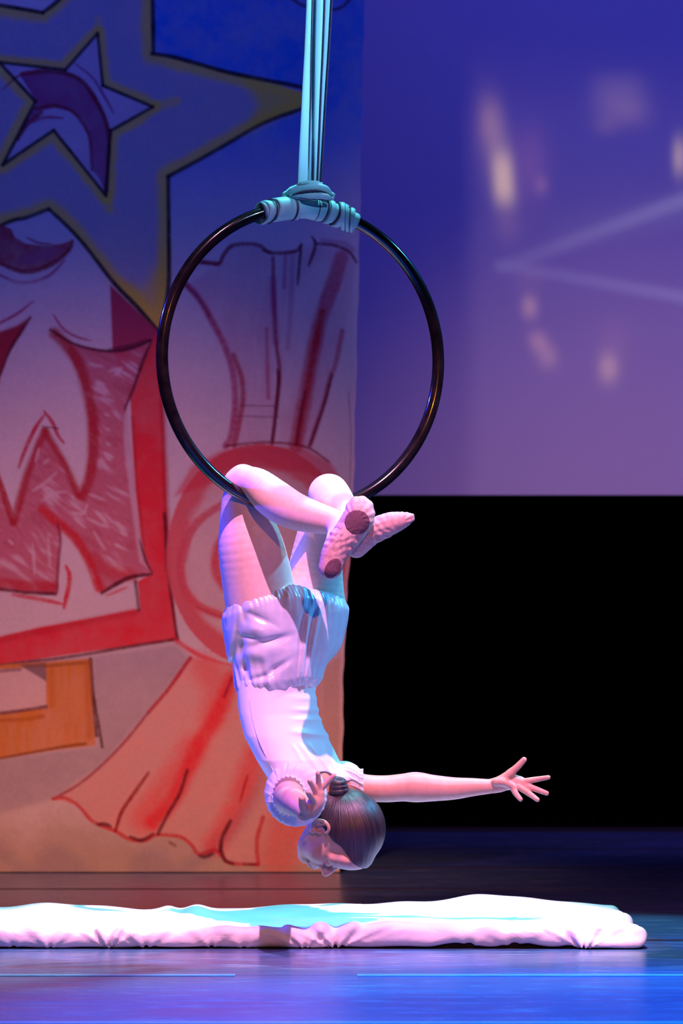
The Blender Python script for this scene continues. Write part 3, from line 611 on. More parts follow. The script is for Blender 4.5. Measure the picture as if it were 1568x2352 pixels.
# ================================================================== crash mat
mat_root = empty('crash_mat', (-0.3, 0.5, 0))
x1m, x0m = 0.835, -1.75
vol = Vol((-1.85, -0.09, -0.012), (0.92, 1.12, 0.135), 0.0052)
def matfn(g, X, Y, Z):
    xp = CX + X * F / D0
    top = 0.062 + 0.006 * np.sin(X * 4.3 + 1) + 0.004 * np.sin(X * 11 + Y * 3)
    bump = lambda c, w_, a: a * np.exp(-((xp - c) / w_) ** 2)
    ridge = bump(430, 30, .016) + bump(360, 22, .009) + bump(1120, 70, .013) + bump(940, 90, .010) + bump(1250, 150, .010) + bump(60, 80, .011) + bump(300, 40, -.006)
    top = top + ridge * sm((Y - 0.25) / 0.6) + 0.012 * sm((xp - 850) / 400) * sm((Y - .1) / .5)
    hz = top / 2
    front = 0.010 * np.sin(X * 7 + 2) * 0.6 + 0.006 * np.sin(X * 17 + 40 * Z)
    lift = 0.012 * (sm((xp - 960) / 60) * sm((1335 - xp) / 40)) * (0.6 + .4 * np.sin(xp / 23.)) + 0.004
    flare = -0.034 * sm((xp - 1310) / 40) * sm((.05 - Z) / .05)
    y0 = 0.0 + front * .6 + flare; y1 = 1.0 + 0.02 * np.sin(X * 5)
    xr_ = x1m - 0.03 * Y + 0.008 * np.sin(Y * 14) - 0.015 * sm((.045 - Z) / .05) * 0 
    r = 0.026
    qx = np.abs(X - (xr_ + x0m) / 2) - ((xr_ - x0m) / 2 - r); qy = np.abs(Y - (y0 + y1) / 2) - ((y1 - y0) / 2 - r); qz = np.abs(Z - (top + lift) / 2) - ((top - lift) / 2 - r)
    d = np.sqrt(np.maximum(qx, 0) ** 2 + np.maximum(qy, 0) ** 2 + np.maximum(qz, 0) ** 2) + np.minimum(np.maximum(np.maximum(qx, qy), qz), 0) - r
    # drawn creases that fan out from where the cover is tucked under
    fm = sm((0.07 - np.abs(Y - y0)) / 0.06)
    cr = 0
    for cx_, n_, sp, am in [(250, 7, 0.5, .010), (335, 4, .7, .006), (115, 4, .6, .006), (485, 4, .5, .005), (700, 5, .7, .007), (770, 5, .8, .009), (1080, 3, .5, .005), (1340, 6, .7, .008), (30, 3, .5, .005), (560, 3, .6, .004), (1180, 3, .8, .004)]:
        ang = (xp - cx_) / (6 + (Z - 0.0) * F / D0)
        cr = cr + am * np.cos(ang * n_) * np.exp(-(ang / (sp * 2.2)) ** 2)
    d = d + cr * fm
    d = d + 0.0025 * np.sin(X * 23 + Y * 31) * np.sin(Y * 19 - X * 13 + Z * 30)
    return np.maximum(d, 0.0005 - Z)
vol.full(matfn)
v, f = vol.mesh()
link('mat_cover', mesh_np('mat_cover', v, f), M['cover'], mat_root)
link('foam_base', mesh_np('foam_base', *box((x0m + .03, 0.03, 0.0), (x1m - .06, 0.95, 0.028)), smooth=False), M['foam'], mat_root)
cp = [PD(818, 2080, 0.93), PD(823, 2077.5, 0.93), PD(830, 2078, 0.93), PD(838, 2083, 0.93)]
link('tie_cord', mesh_np('tie_cord', *sweep(catmull(cp, 16), .0016, nseg=6)), M['cord'], mat_root)
tag(mat_root, 'long low crash mat in a wrinkled white cloth cover on the floor', 'mat')

# ================================================================== aerial hoop and the silk it hangs from
HYAW = math.radians(24.4); HC = P(693, 825, 0); HR = 347 * PX; HT = 14.0 * PX
hu = np.array([math.cos(HYAW), math.sin(HYAW), 0.0]); hz = np.array([0, 0, 1.0]); hn = np.array([math.sin(HYAW), -math.cos(HYAW), 0.0])
def hoop_pt(a, r=HR): return HC + r * (hu * math.sin(a) + hz * math.cos(a))           # a = 0 at the top, growing to the right
ring = np.array([hoop_pt(a) for a in np.linspace(0, 2 * np.pi, 160, endpoint=False)])
hoop = link('aerial_hoop', mesh_np('aerial_hoop', *sweep(ring, HT, side=hn, nseg=24, closed=True)), M['hoop'])
tag(hoop, 'glossy black steel aerial hoop hanging from an aqua cloth', 'aerial hoop')

silk = empty('aerial_silk', P(712, 470, 0))
tag(silk, 'aqua silk strap with dark lines knotted around the hoop top', 'silk strap')
def strand(x_top, x_bot, w_top, w_bot, dep, tilt, bulge):
    pts = [P(x_top + (x_top - x_bot) * 1.6, -720, dep), P(x_top, 0, dep), P(x_top * .5 + x_bot * .5, 215, dep), P(x_bot, 425, dep * .4), P(x_bot + (716 - x_bot) * .4, 452, dep * .2)]
    path = catmull(pts, 60); t = np.linspace(0, 1, 60); w_ = np.interp(t, [0, .25, .75, 1], [w_top, w_top, w_bot, w_bot]) * PX
    c, s_ = math.cos(tilt), math.sin(tilt)
    return sweep(path, w_ / 2, bulge * PX, side=(c, s_, 0), nseg=16), path, w_
for (xt, xb, wt, wb, dep, tl, bg) in [(710, 696, 16, 30, 2, 0.5, 5), (718, 712, 22, 16, 8, -0.5, 5), (735.5, 723, 21, 11, -4, 0.12, 4), (753, 731, 19, 10, 0, -0.2, 4)]:
    (v, f), path, w_ = strand(xt, xb, wt, wb, dep, tl, bg)
    so = link('silk_strand', mesh_np('silk_strand', v, f), M['silk'], silk)
    c, s_ = math.cos(tl), math.sin(tl)
    edge_p = path + (w_ / 2 + 0.3 * PX)[:, None] * np.array([c, s_, 0]) + np.array([0, -6.0 * PX, 0])
    link('dark_line', mesh_np('dark_line', *sweep(edge_p, 1.7 * PX, nseg=6)), M['line_dark'], so)  # thin dark tube drawn along one side of each strand
# sleeve of cloth wound along the hoop
def wound(a0, a1, r0, r1, seed, nlo=26):
    aa = np.linspace(a0, a1, nlo); path = np.array([hoop_pt(a) for a in aa]); t = np.linspace(0, 1, nlo)
    rr = (r0 + (r1 - r0) * t + 1.6 * np.sin(t * 9 + seed) * np.sin(np.pi * t)) * PX
    rr[0] *= .93; rr[-1] *= .93
    return sweep(path, rr * .98, rr * 1.05, side=hn, nseg=28)
ang = lambda px: math.asin((px - 693) * PX / (HR * hu[0]))
wl = link('wrap', mesh_np('wrap', *wound(ang(604), ang(674), 23, 25, 1)), M['silk'], silk)
wm = link('wrap', mesh_np('wrap', *wound(ang(668), ang(766), 24, 24, 2)), M['silk'], silk)
wr = link('wrap', mesh_np('wrap', *wound(ang(758), ang(818), 24, 19, 4)), M['silk'], silk)
def coil(a_mid, lean, r, w_, th_, mat_, parent, name='coil', turns=1.0, ph=0.0, lift=0.0):
    """flat band once round the tube, leaning along it"""
    n = 60; out = []
    c = hoop_pt(a_mid); tg = hu * math.cos(a_mid) - hz * math.sin(a_mid); rad = hu * math.sin(a_mid) + hz * math.cos(a_mid)
    for k in np.linspace(0, 2 * np.pi * turns, n, endpoint=False):
        out.append(c + (rad * math.cos(k + ph) + hn * math.sin(k + ph)) * r * PX + tg * lean * PX * math.sin(k + ph + 0.6))
    return link(name, mesh_np(name, *sweep(np.array(out), w_ * PX / 2, th_ * PX / 2, side=tg, nseg=10, closed=True, power=2.6)), mat_, parent)
coil(ang(606), 13, 24, 13, 5, M['silk'], wl); coil(ang(640), 10, 25, 34, 5, M['silk'], wl); coil(ang(618), 13, 26, 2.5, 4, M['line_dark'], wl, 'dark_line')
coil(ang(672), 3, 26.5, 4, 4, M['line_dark'], wm, 'dark_line'); coil(ang(678), -2, 26, 10, 4, M['silk'], wm); coil(ang(724), 1, 25.5, 1.6, 3, M['line_dark'], wm, 'dark_line'); coil(ang(742), 3, 26, 4, 3, M['line_dark'], wm, 'dark_line'); coil(ang(753), 2, 26, 14, 5, M['silk'], wm)
coil(ang(777), 4, 27, 17, 7, M['silk'], wr); coil(ang(788), -16, 27, 13, 8, M['silk'], wr); coil(ang(797), -18, 25.5, 12, 8, M['silk'], wr); coil(ang(808), -12, 24, 12, 7, M['silk'], wr)
coil(ang(792), -17, 29.5, 1.8, 3, M['line_dark'], wr, 'dark_line'); coil(ang(803), -16, 28, 1.6, 3, M['line_dark'], wr, 'dark_line'); coil(ang(768), 2, 26.5, 4, 4, M['line_dark'], wr, 'dark_line')
def band(pts, wa, wb, m_, parent, name):
    pa = catmull([P(*q) for q in pts], 28); t = np.linspace(0, 1, 28); tp = np.clip(np.sin(np.pi * np.clip(t * .9 + .05, 0, 1)) * 1.6, .55, 1)
    return link(name, mesh_np(name, *sweep(pa, wa * PX * tp, wb * PX * tp, side=(0, 0, 1), nseg=18, power=2.8)), m_, parent)
kn = band([(650, 451, -6), (678, 437, -20), (712, 430, -26), (742, 433, -20), (764, 450, -6)], 9, 8, M['silk'], silk, 'knot')
band([(664, 450, -20), (700, 451, -30), (738, 450, -31), (765, 457, -16)], 7, 6, M['silk'], kn, 'knot_fold')
band([(682, 425, -10), (712, 420, -18), (740, 422, -12)], 5.5, 7, M['silk'], kn, 'knot_fold')
band([(656, 443, -14), (684, 430, -24), (714, 425, -28), (736, 427, -24)], 4, 4, M['silk'], kn, 'knot_fold')
band([(650, 448, 4), (690, 434, 24), (730, 434, 24), (766, 450, 4)], 12, 9, M['silk'], kn, 'knot_fold')
band([(672, 447, -28), (700, 441, -35), (733, 438, -34), (763, 450, -20)], 2.4, 2.4, M['line_dark'], kn, 'dark_line'); band([(676, 429, -24), (704, 423, -30), (738, 423, -24)], 1.3, 1.6, M['line_dark'], kn, 'dark_line')
band([(676, 452, -28), (706, 457, -34), (762, 460, -20)], 1.2, 1.6, M['line_dark'], kn, 'dark_line')

# ================================================================== the performer, hanging upside down by the knees
person = empty('person', P(690, 2010, 0))
tag(person, 'performer in white leotard and pink tights hanging upside down by the knees', 'person')
px_ = PX
def C(pts, k=4, sq=None): return chain([P(*q[:3]) for q in pts], [q[3] * px_ for q in pts], k * px_, sq)
def unit(v): v = np.array(v, float); return v / np.linalg.norm(v)
# torso: stacked cross-sections  (row, centre x, depth, half width, half depth, turn)
TK = np.array([(1375, 668, 70, 96, 80, 27), (1430, 655, 62, 106, 86, 28), (1490, 645, 55, 103, 82, 32), (1590, 634, 42, 97, 72, 42), (1640, 640, 36, 102, 70, 45), (1690, 656, 30, 111, 71, 48), (1745, 684, 24, 116, 69, 51), (1790, 706, 18, 104, 60, 45), (1822, 722, 14, 66, 44, 45)], float)
def torso_fn(infl=0.0, keys=TK, disp=None):
    wp = np.array([P(r, q, s_) if False else P(q, r, s_) for r, q, s_ in keys[:, :3]])
    zk = wp[::-1, 2]
    def it(col): return lambda Z: np.interp(Z, zk, col[::-1])
    fx, fy = it(wp[:, 0]), it(wp[:, 1]); fa, fb, ft = it(keys[:, 3] * px_), it(keys[:, 4] * px_), it(np.radians(keys[:, 5]))
    z0, z1 = zk[0], zk[-1]
    R = keys[:, 3].max() * px_ + infl + .01
    lo = np.array([wp[:, 0].min() - R, wp[:, 1].min() - R, z0 - .03]); hi = np.array([wp[:, 0].max() + R, wp[:, 1].max() + R, z1 + .03])
    def fn(X, Y, Z):
        a = fa(Z) + infl; b = fb(Z) + infl; t = ft(Z); x = X - fx(Z); y = Y - fy(Z)
        u = x * np.cos(t) + y * np.sin(t); v_ = -x * np.sin(t) + y * np.cos(t)
        k0 = np.sqrt((u / a) ** 2 + (v_ / b) ** 2); k1 = np.sqrt((u / a ** 2) ** 2 + (v_ / b ** 2) ** 2) + 1e-6
        d = k0 * (k0 - 1) / k1
        if disp is not None: d = d - disp(X, Y, Z, u, v_)
        e = np.maximum(z0 - Z, Z - z1)
        return np.maximum(d, e)
    return fn, lo, hi
# head frame: c = towards the crown, b = towards the face, a = towards the right ear (camera side)
hc = unit((0.90, -0.42, -0.08)); hb = np.array((-0.08, 0.0, -1.0)); hb = unit(hb - hc * (hb @ hc)); ha = np.cross(hb, hc)
HO = P(788, 1903, -5)
def hp(a, b, c): return HO + (ha * a + hb * b + hc * c) * px_
HF = np.array([ha, hb, hc])
def E_(a, b, c, ra, rb, rc): return ell(hp(a, b, c), HF, np.array([ra, rb, rc]) * px_)
def HCh(pts, k=3): return chain([hp(*q[:3]) for q in pts], [q[3] * px_ for q in pts], k * px_)

body = Vol(P(1280, 2040, 160) * [0, 0, 0] + [-0.36, -0.60, 0.165], [0.60, 0.25, 1.36], 0.0027)
body.add(torso_fn(), 6 * px_)
# near (right) leg
leg_r = C([(606, 1415, 32, 84), (592, 1340, 24, 82), (577, 1262, 14, 76), (566, 1205, 12, 62), (557, 1160, 2, 49), (556, 1122, -16, 39), (559, 1109, -25, 38)], 10)
calf_r = C([(560, 1107, -26, 37), (592, 1114, -62, 38), (628, 1145, -100, 45), (672, 1172, -140, 43), (722, 1188, -176, 36), (768, 1200, -208, 29), (782, 1212, -222, 28)], 10)
leg_l = C([(716, 1410, 112, 80), (722, 1330, 112, 66), (732, 1250, 104, 56), (744, 1190, 80, 49), (754, 1140, 34, 44)], 10)
calf_l = C([(755, 1135, 24, 47), (762, 1148, -14, 48), (778, 1172, -62, 44), (798, 1203, -120, 36), (820, 1232, -178, 28)], 10)
body.add(leg_r, 16 * px_); body.add(leg_l, 10 * px_); body.add(calf_r, 7 * px_); body.add(calf_l, 7 * px_)
body.add(C([(540, 1106, -26, 24), (556, 1092, -32, 22)], 6), 14 * px_)                      # kneecap
# feet inside the slippers
foot_r = [(760, 1300, -272, 24), (776, 1255, -272, 29), (812, 1205, -276, 33), (825, 1172, -272, 29)]
foot_l = [(820, 1252, -205, 24), (850, 1224, -222, 25), (890, 1206, -232, 25), (938, 1190, -240, 12)]
body.add(C([(782, 1212, -222, 26), (774, 1245, -258, 26)], 6), 12 * px_); body.add(C(foot_r, 8), 10 * px_); body.add(C([(820, 1232, -178, 25), (835, 1236, -210, 24)], 6), 12 * px_); body.add(C(foot_l, 8), 10 * px_)
# arms
body.add(C([(668, 1806, -50, 40), (664, 1824, -110, 37), (664, 1832, -185, 35), (668, 1837, -262, 30), (678, 1844, -320, 30), (691, 1856, -385, 23), (700, 1864, -415, 19)], 10), 18 * px_)
body.add(C([(786, 1797, 62, 36), (830, 1808, 68, 31), (880, 1812, 72, 31), (925, 1809, 74, 32), (955, 1808, 75, 35), (990, 1810, 73, 31), (1040, 1811, 70, 26), (1085, 1808, 66, 21), (1128, 1806, 62, 16.5), (1146, 1803, 60, 16)], 10), 18 * px_)
# near hand
body.add(C([(700, 1865, -416, 18), (716, 1856, -430, 19), (727, 1838, -440, 16)], 6), 8 * px_)
body.add(C([(718, 1866, -432, 13), (731, 1846, -444, 12), (735, 1822, -448, 10)], 6), 6 * px_)
for q in ([(737, 1812, -448, 7), (751, 1797, -452, 6.6), (767, 1782, -458, 5.6)], [(732, 1814, -450, 7), (731.5, 1795, -458, 6.4), (730, 1776, -468, 5.4)], [(727, 1824, -450, 7), (719, 1808, -462, 6.4), (710.5, 1794, -476, 5.4)], [(724, 1843, -448, 7.6), (714, 1830, -464, 7), (707, 1820, -478, 5.8)], [(706, 1868, -428, 11), (696, 1854, -452, 9.5), (693, 1834, -470, 7.6)]):
    body.add(C(q, 2.5), 4 * px_)
# far hand, spread
body.add(C([(1140, 1802, 60, 16), (1168, 1796, 56, 19), (1192, 1798, 54, 16)], 6, ((0, 1, 0), 1.5)), 8 * px_)
body.add(C([(1138, 1796, 44, 9), (1158, 1797, 40, 9), (1178, 1808, 42, 8)], 6), 6 * px_)                   # heel of the hand
body.add(C([(1150, 1792, 50, 11), (1170, 1778, 46, 10), (1176, 1773, 46, 9)], 6), 6 * px_)
for q in ([(1170, 1777, 46, 9), (1188, 1761, 42, 8), (1203, 1745, 38, 6.6)], [(1200, 1796, 50, 8), (1226, 1791, 44, 6.8), (1259, 1785.5, 34, 5.2)], [(1198, 1801, 50, 8), (1226, 1811, 42, 7), (1255, 1822, 30, 5.6)], [(1190, 1806, 48, 8), (1214, 1822, 38, 7), (1234, 1837, 24, 5.4)], [(1176, 1806, 46, 8), (1184, 1822, 36, 6.8), (1195, 1836, 22, 5.4)]):
    body.add(C(q, 2.5), 3.5 * px_)
# neck and head
body.add(C([(712, 1796, 12, 40), (728, 1850, 14, 36), (742, 1892, 16, 38)], 8), 16 * px_)
body.add(E_(0, 0, 8, 70, 88, 86), 12 * px_)
body.add(E_(0, 40, -38, 54, 48, 58), 14 * px_)                       # face
body.add(HCh([(42, 4, -46, 24), (30, 46, -78, 18), (0, 68, -88, 16)]), 12 * px_); body.add(HCh([(-42, 4, -46, 24), (-30, 46, -78, 18), (0, 68, -88, 16)]), 12 * px_)
body.add(E_(0, 72, -88, 19, 15, 12), 10 * px_)                        # chin
body.add(E_(34, 54, -40, 24, 24, 26), 20 * px_); body.add(E_(-34, 54, -40, 24, 24, 26), 20 * px_)   # cheeks
body.add(E_(0, 70, 28, 56, 22, 40), 16 * px_)                        # forehead
body.add(HCh([(26, 80, 0, 9), (48, 68, 2, 9)]), 10 * px_); body.add(HCh([(-26, 80, 0, 9), (-48, 68, 2, 9)]), 10 * px_)   # brow ridge
body.cut(E_(30, 92, -18, 19, 14, 11), 8 * px_); body.cut(E_(-30, 92, -18, 19, 14, 11), 8 * px_)     # eye sockets
body.add(E_(28, 76, -18, 14, 13, 11), 4 * px_); body.add(E_(-28, 76, -18, 14, 13, 11), 4 * px_)    # closed lids
body.add(HCh([(0, 84, -6, 6), (0, 96, -20, 8), (0, 104, -34, 10.5)]), 7 * px_)                       # nose
body.add(E_(10, 94, -36, 8, 9, 8), 5 * px_); body.add(E_(-10, 94, -36, 8, 9, 8), 5 * px_)
body.add(E_(0, 84, -56, 24, 12, 16), 10 * px_)                        # muzzle
body.add(HCh([(-17, 86, -64, 4), (0, 95, -61, 6), (17, 86, -64, 4)]), 4 * px_); body.add(HCh([(-15, 84, -74, 4), (0, 91, -75, 6.5), (15, 84, -74, 4)]), 4 * px_)
for s_ in (1, -1):                                                     # ears
    tt_ = np.linspace(-2.3, 2.4, 16)                                     # 0 = rear edge of the rim
    rim_ = [hp(s_ * (76 + 8 * math.cos(t * .8)), 1 - 16 * math.cos(t) - 2, -20 + 20 * math.sin(t)) for t in tt_]
    body.cut(E_(s_ * 84, 0, -20, 16, 13, 15), 3 * px_)
    body.add(chain(rim_, [4.2 * px_] * 16, 2 * px_), 2.5 * px_); body.add(HCh([(s_ * 68, -14, -20, 6), (s_ * 76, -15, -20, 4)]), 3 * px_); body.add(E_(s_ * 74, 7, -42, 7, 8, 8), 4 * px_); body.add(E_(s_ * 73, 11, -24, 6, 5, 7), 3 * px_)
    body.add(HCh([(s_ * 74, -7, -12, 3), (s_ * 76, -8, -22, 3.2), (s_ * 74, -4, -32, 3)]), 2 * px_)
v, f = body.mesh()
me = mesh_np('body', v, f); me.materials.append(M['skin']); me.materials.append(M['tights'])
zc = v[f].mean(1)[:, 2]; me.polygons.foreach_set('material_index', (zc > P(0, 1540, 0)[2]).astype(np.int32))
bo = link('body', me, None, person); bo['label'] = 'bare arms and face, legs in pale pink tights'

# hair drawn tightly back into a bun
hv = Vol(hp(0, 0, 0) - .16, hp(0, 0, 0) + .16, 0.0024)
hv.add(E_(0, -1, 10, 75, 92, 91), 10 * px_); hv.add(E_(0, 66, 32, 58, 29, 40), 16 * px_); hv.add(E_(0, -40, -40, 55, 44, 44), 20 * px_)
def hairline(g, X, Y, Z):
    x = (X - HO[0]) / px_; y = (Y - HO[1]) / px_; z = (Z - HO[2]) / px_
    A = x * ha[0] + y * ha[1] + z * ha[2]; B = x * hb[0] + y * hb[1] + z * hb[2]; Cc = x * hc[0] + y * hc[1] + z * hc[2]
    line_ = np.interp(Cc, [-80, -40, -8, 8, 28, 44, 62, 90], [-34, -22, 8, 26, 38, 58, 88, 110])
    m = np.maximum(B - line_ + 0.8 * np.sin(Cc * 1.3 + A * .2), -(Cc + 74))
    return np.maximum(g, np.clip(m, -60, 60) * px_ * 0.7)
hv.full(hairline)
v, f = hv.mesh(); me = mesh_np('hair', v, f)
BUN = P(781, 1824, -24)
def strand_attr(me, v, origin, axis_, fr=26.0):
    q = v - origin; ax = unit(axis_); e1 = unit(np.cross(ax, (0.3, 1, 0.2))); e2 = np.cross(ax, e1)
    an = np.arctan2(q @ e1, q @ e2); r = np.linalg.norm(q, axis=1)
    at = me.attributes.new('strand', 'FLOAT_VECTOR', 'POINT')
    at.data.foreach_set('vector', np.stack([np.cos(an) * fr, np.sin(an) * fr, r * 14], 1).astype(np.float32).ravel())
strand_attr(me, v, BUN, HO - BUN)
hair = link('hair', me, M['hair'], person); hair['label'] = 'dark hair slicked back from the forehead'
bd = unit(BUN - HO); bside = unit(np.cross(bd, (0, 1, 0)))
parts = []
bc = P(778, 1812, -26)
for k in range(3):
    r_ = (21 - 3 * k) ; cc = bc + bd * (k * 11 - 7) * px_
    e1 = unit(np.cross(bd, (0, 1, 0))); e2 = np.cross(bd, e1)
    ringp = [cc + (e1 * math.cos(t) * r_ * 0.72 + e2 * math.sin(t) * r_ * .75) * px_ + bd * 2.5 * math.sin(t + k) * px_ for t in np.linspace(0, 2 * np.pi, 36, endpoint=False)]
    parts.append(sweep(np.array(ringp), 10.5 * px_, 9 * px_, nseg=14, closed=True))
parts.append(sweep(np.array([bc - bd * 22 * px_, bc, bc + bd * 17 * px_]), np.array([15, 18, 9]) * px_, nseg=16))
v, f = join(parts); me = mesh_np('bun', v, f); strand_attr(me, v, bc, bd, 6.0)
bun = link('bun', me, M['hair'], hair)
tb = bc - bd * 17 * px_
link('hair_tie', mesh_np('hair_tie', *sweep(np.array([tb + (e1 * math.cos(t) + e2 * math.sin(t)) * 20 * px_ for t in np.linspace(0, 2 * np.pi, 32, endpoint=False)]), 4 * px_, nseg=8, closed=True)), M['brow'], bun)
for s_ in (1, -1):
    link('eyebrow', mesh_np('eyebrow', *sweep(catmull([hp(s_ * 14, 91, -3), hp(s_ * 28, 88, 3), hp(s_ * 46, 76, -1)], 14), np.linspace(3.2, 1.2, 14) * px_, np.linspace(2.4, 1, 14) * px_, nseg=8)), M['brow'], person)
    link('eyelashes', mesh_np('eyelashes', *sweep(catmull([hp(s_ * 17, 87, -22), hp(s_ * 28, 89.5, -25), hp(s_ * 39, 83, -22)], 12), 1.6 * px_, 1.0 * px_, nseg=6)), M['brow'], person)
link('lips', mesh_np('lips', *sweep(catmull([hp(-16, 88, -67), hp(0, 98, -66), hp(16, 88, -67)], 14), np.array([1.5] + [4.5] * 12 + [1.5]) * px_, np.array([1] + [3] * 12 + [1]) * px_, nseg=10, side=hc)), M['lip'], person)

# leotard bodice
def bodice_disp(X, Y, Z, u, v_):
    yy = HY - (Z - H) / PX; xx = CX + X / PX
    back = sm((-v_ / (40 * px_))) ; right = sm((xx - 640) / 60)
    f_ = 0
    for (y0, sl, a, w_) in [(1630, .04, 3.0, 6), (1652, .02, 2.4, 5), (1682, .12, 4.5, 7), (1604, .05, 1.6, 6)]:
        f_ = f_ + a * np.exp(-((yy - y0 - sl * (xx - 690)) / w_) ** 2) * sm((xx - 650) / 50)
    for (x0, sl, a, w_) in [(690, .55, 2.6, 6), (712, .7, 2.4, 6), (735, .75, 2.0, 5), (758, .5, 1.8, 6)]:
        f_ = f_ + a * np.exp(-((xx - x0 - sl * (yy - 1740)) / w_) ** 2) * sm((yy - 1700) / 20)
    return f_ * px_ * 0.9
bv = Vol([-0.33, -0.22, 0.40], [0.10, 0.24, 0.76], 0.0028)
bv.add(torso_fn(3.5 * px_, disp=bodice_disp), 3 * px_)
bv.add(C([(668, 1803, -42, 43), (660, 1812, -66, 42)], 6), 14 * px_); bv.add(C([(776, 1792, 56, 38), (796, 1796, 64, 37)], 6), 14 * px_)
wz = P(0, 1562, 0)[2]
def bcut(g, X, Y, Z):
    yy = HY - (Z - H) / PX; xx = CX + X / PX
    neck = (yy - (1812 - 0.22 * np.abs(xx - 722)))            # neckline
    scoop = 34 - np.sqrt((xx - 742) ** 2 + (yy - 1806) ** 2 + (Y / PX + 30) ** 2 * .15)
    return np.maximum(np.maximum(g, (Z - wz)), np.maximum(np.clip(neck, -50, 50), np.clip(scoop, -50, 50)) * px_)
bv.full(bcut)
v, f = bv.mesh()
bodice = link('leotard_bodice', mesh_np('leotard_bodice', v, f), M['lycra'], person); bodice['label'] = 'close fitting white leotard top'
sp = [bv.front(*q) for q in [(573, 1606), (576, 1630), (583, 1665), (594, 1700), (608, 1732), (622, 1760), (634, 1784)]]
sp = [q + np.array([0, -0.8 * px_, 0]) for q in sp if q is not None]
if len(sp) > 2: link('seam', mesh_np('seam', *sweep(catmull(sp, 40), 1.0 * px_, nseg=6)), M['satin'], bodice)
# bloomer shorts
BK = np.array([(1330, 656, 66, 120, 104, 20), (1375, 652, 66, 134, 116, 20), (1405, 650, 65, 141, 118, 20), (1446, 647, 62, 139, 116, 22), (1490, 644, 58, 126, 110, 26), (1535, 640, 52, 114, 98, 30), (1568, 637, 46, 107, 90, 34), (1590, 633, 42, 101, 84, 36), (1612, 633, 40, 92, 76, 38)], float)
def bl_disp(X, Y, Z, u, v_):
    yy = HY - (Z - H) / PX; xx = CX + X / PX
    an = np.arctan2(v_ / 110, u / 135)
    waist = sm((yy - 1470) / 110); leg = sm((1440 - yy) / 80)
    f_ = waist * (1.6 * np.sin(an * 19 + 0.5 * np.sin(yy * .03)) + 1.0 * np.sin(an * 31 + 2)) + leg * (1.5 * np.sin(an * 26 + 1 + yy * .02) + 1.2 * np.sin(an * 41))
    f_ = f_ + 2.2 * np.sin(xx * .031 + yy * .023 + 1.2 + np.sin(yy * .021)) + 1.6 * np.sin(xx * .071 - yy * .019 + 1.5 * np.sin(yy * .03 + xx * .01))
    for (x0, y0, sl, a, w_) in [(706, 1440, .12, 5, 5), (716, 1440, .16, -5, 5), (726, 1440, .2, 4, 5), (694, 1440, .1, -4, 5), (537, 1440, .16, 5, 5), (546, 1440, .17, -6, 5), (560, 1420, .35, -4, 6)]:
        f_ = f_ + a * np.exp(-((xx - x0 - sl * -(yy - y0)) / w_) ** 2) * sm((yy - 1380) / 40) * sm((1600 - yy) / 60)
    for (x0, y0, a, wx, wy, ro) in [(600, 1412, -4.5, 30, 8, .5), (622, 1470, -4.5, 34, 7, -.25), (556, 1488, -6, 9, 20, .2), (632, 1536, -4, 36, 8, -.55), (563, 1532, -5, 8, 18, -.1), (655, 1530, 4, 26, 14, -1.1), (590, 1505, 3.5, 34, 12, .35), (585, 1450, 3, 24, 14, .6), (665, 1420, 3, 18, 40, .3)]:
        uu = (xx - x0) * math.cos(ro) + (yy - y0) * math.sin(ro); vv_ = -(xx - x0) * math.sin(ro) + (yy - y0) * math.cos(ro)
        f_ = f_ + a * np.exp(-(uu / wx) ** 2 - (vv_ / wy) ** 2)
    return f_ * px_
sv = Vol([-0.40, -0.16, 0.62], [0.05, 0.33, 1.05], 0.0025)
sv.add(torso_fn(0, BK, bl_disp), 2 * px_)
sv.add(C([(612, 1470, 34, 84), (604, 1430, 32, 88), (594, 1365, 25, 89), (587, 1320, 20, 86)], 8), 16 * px_)
sv.add(C([(712, 1450, 100, 80), (718, 1400, 108, 84), (722, 1340, 110, 74)], 8), 12 * px_)
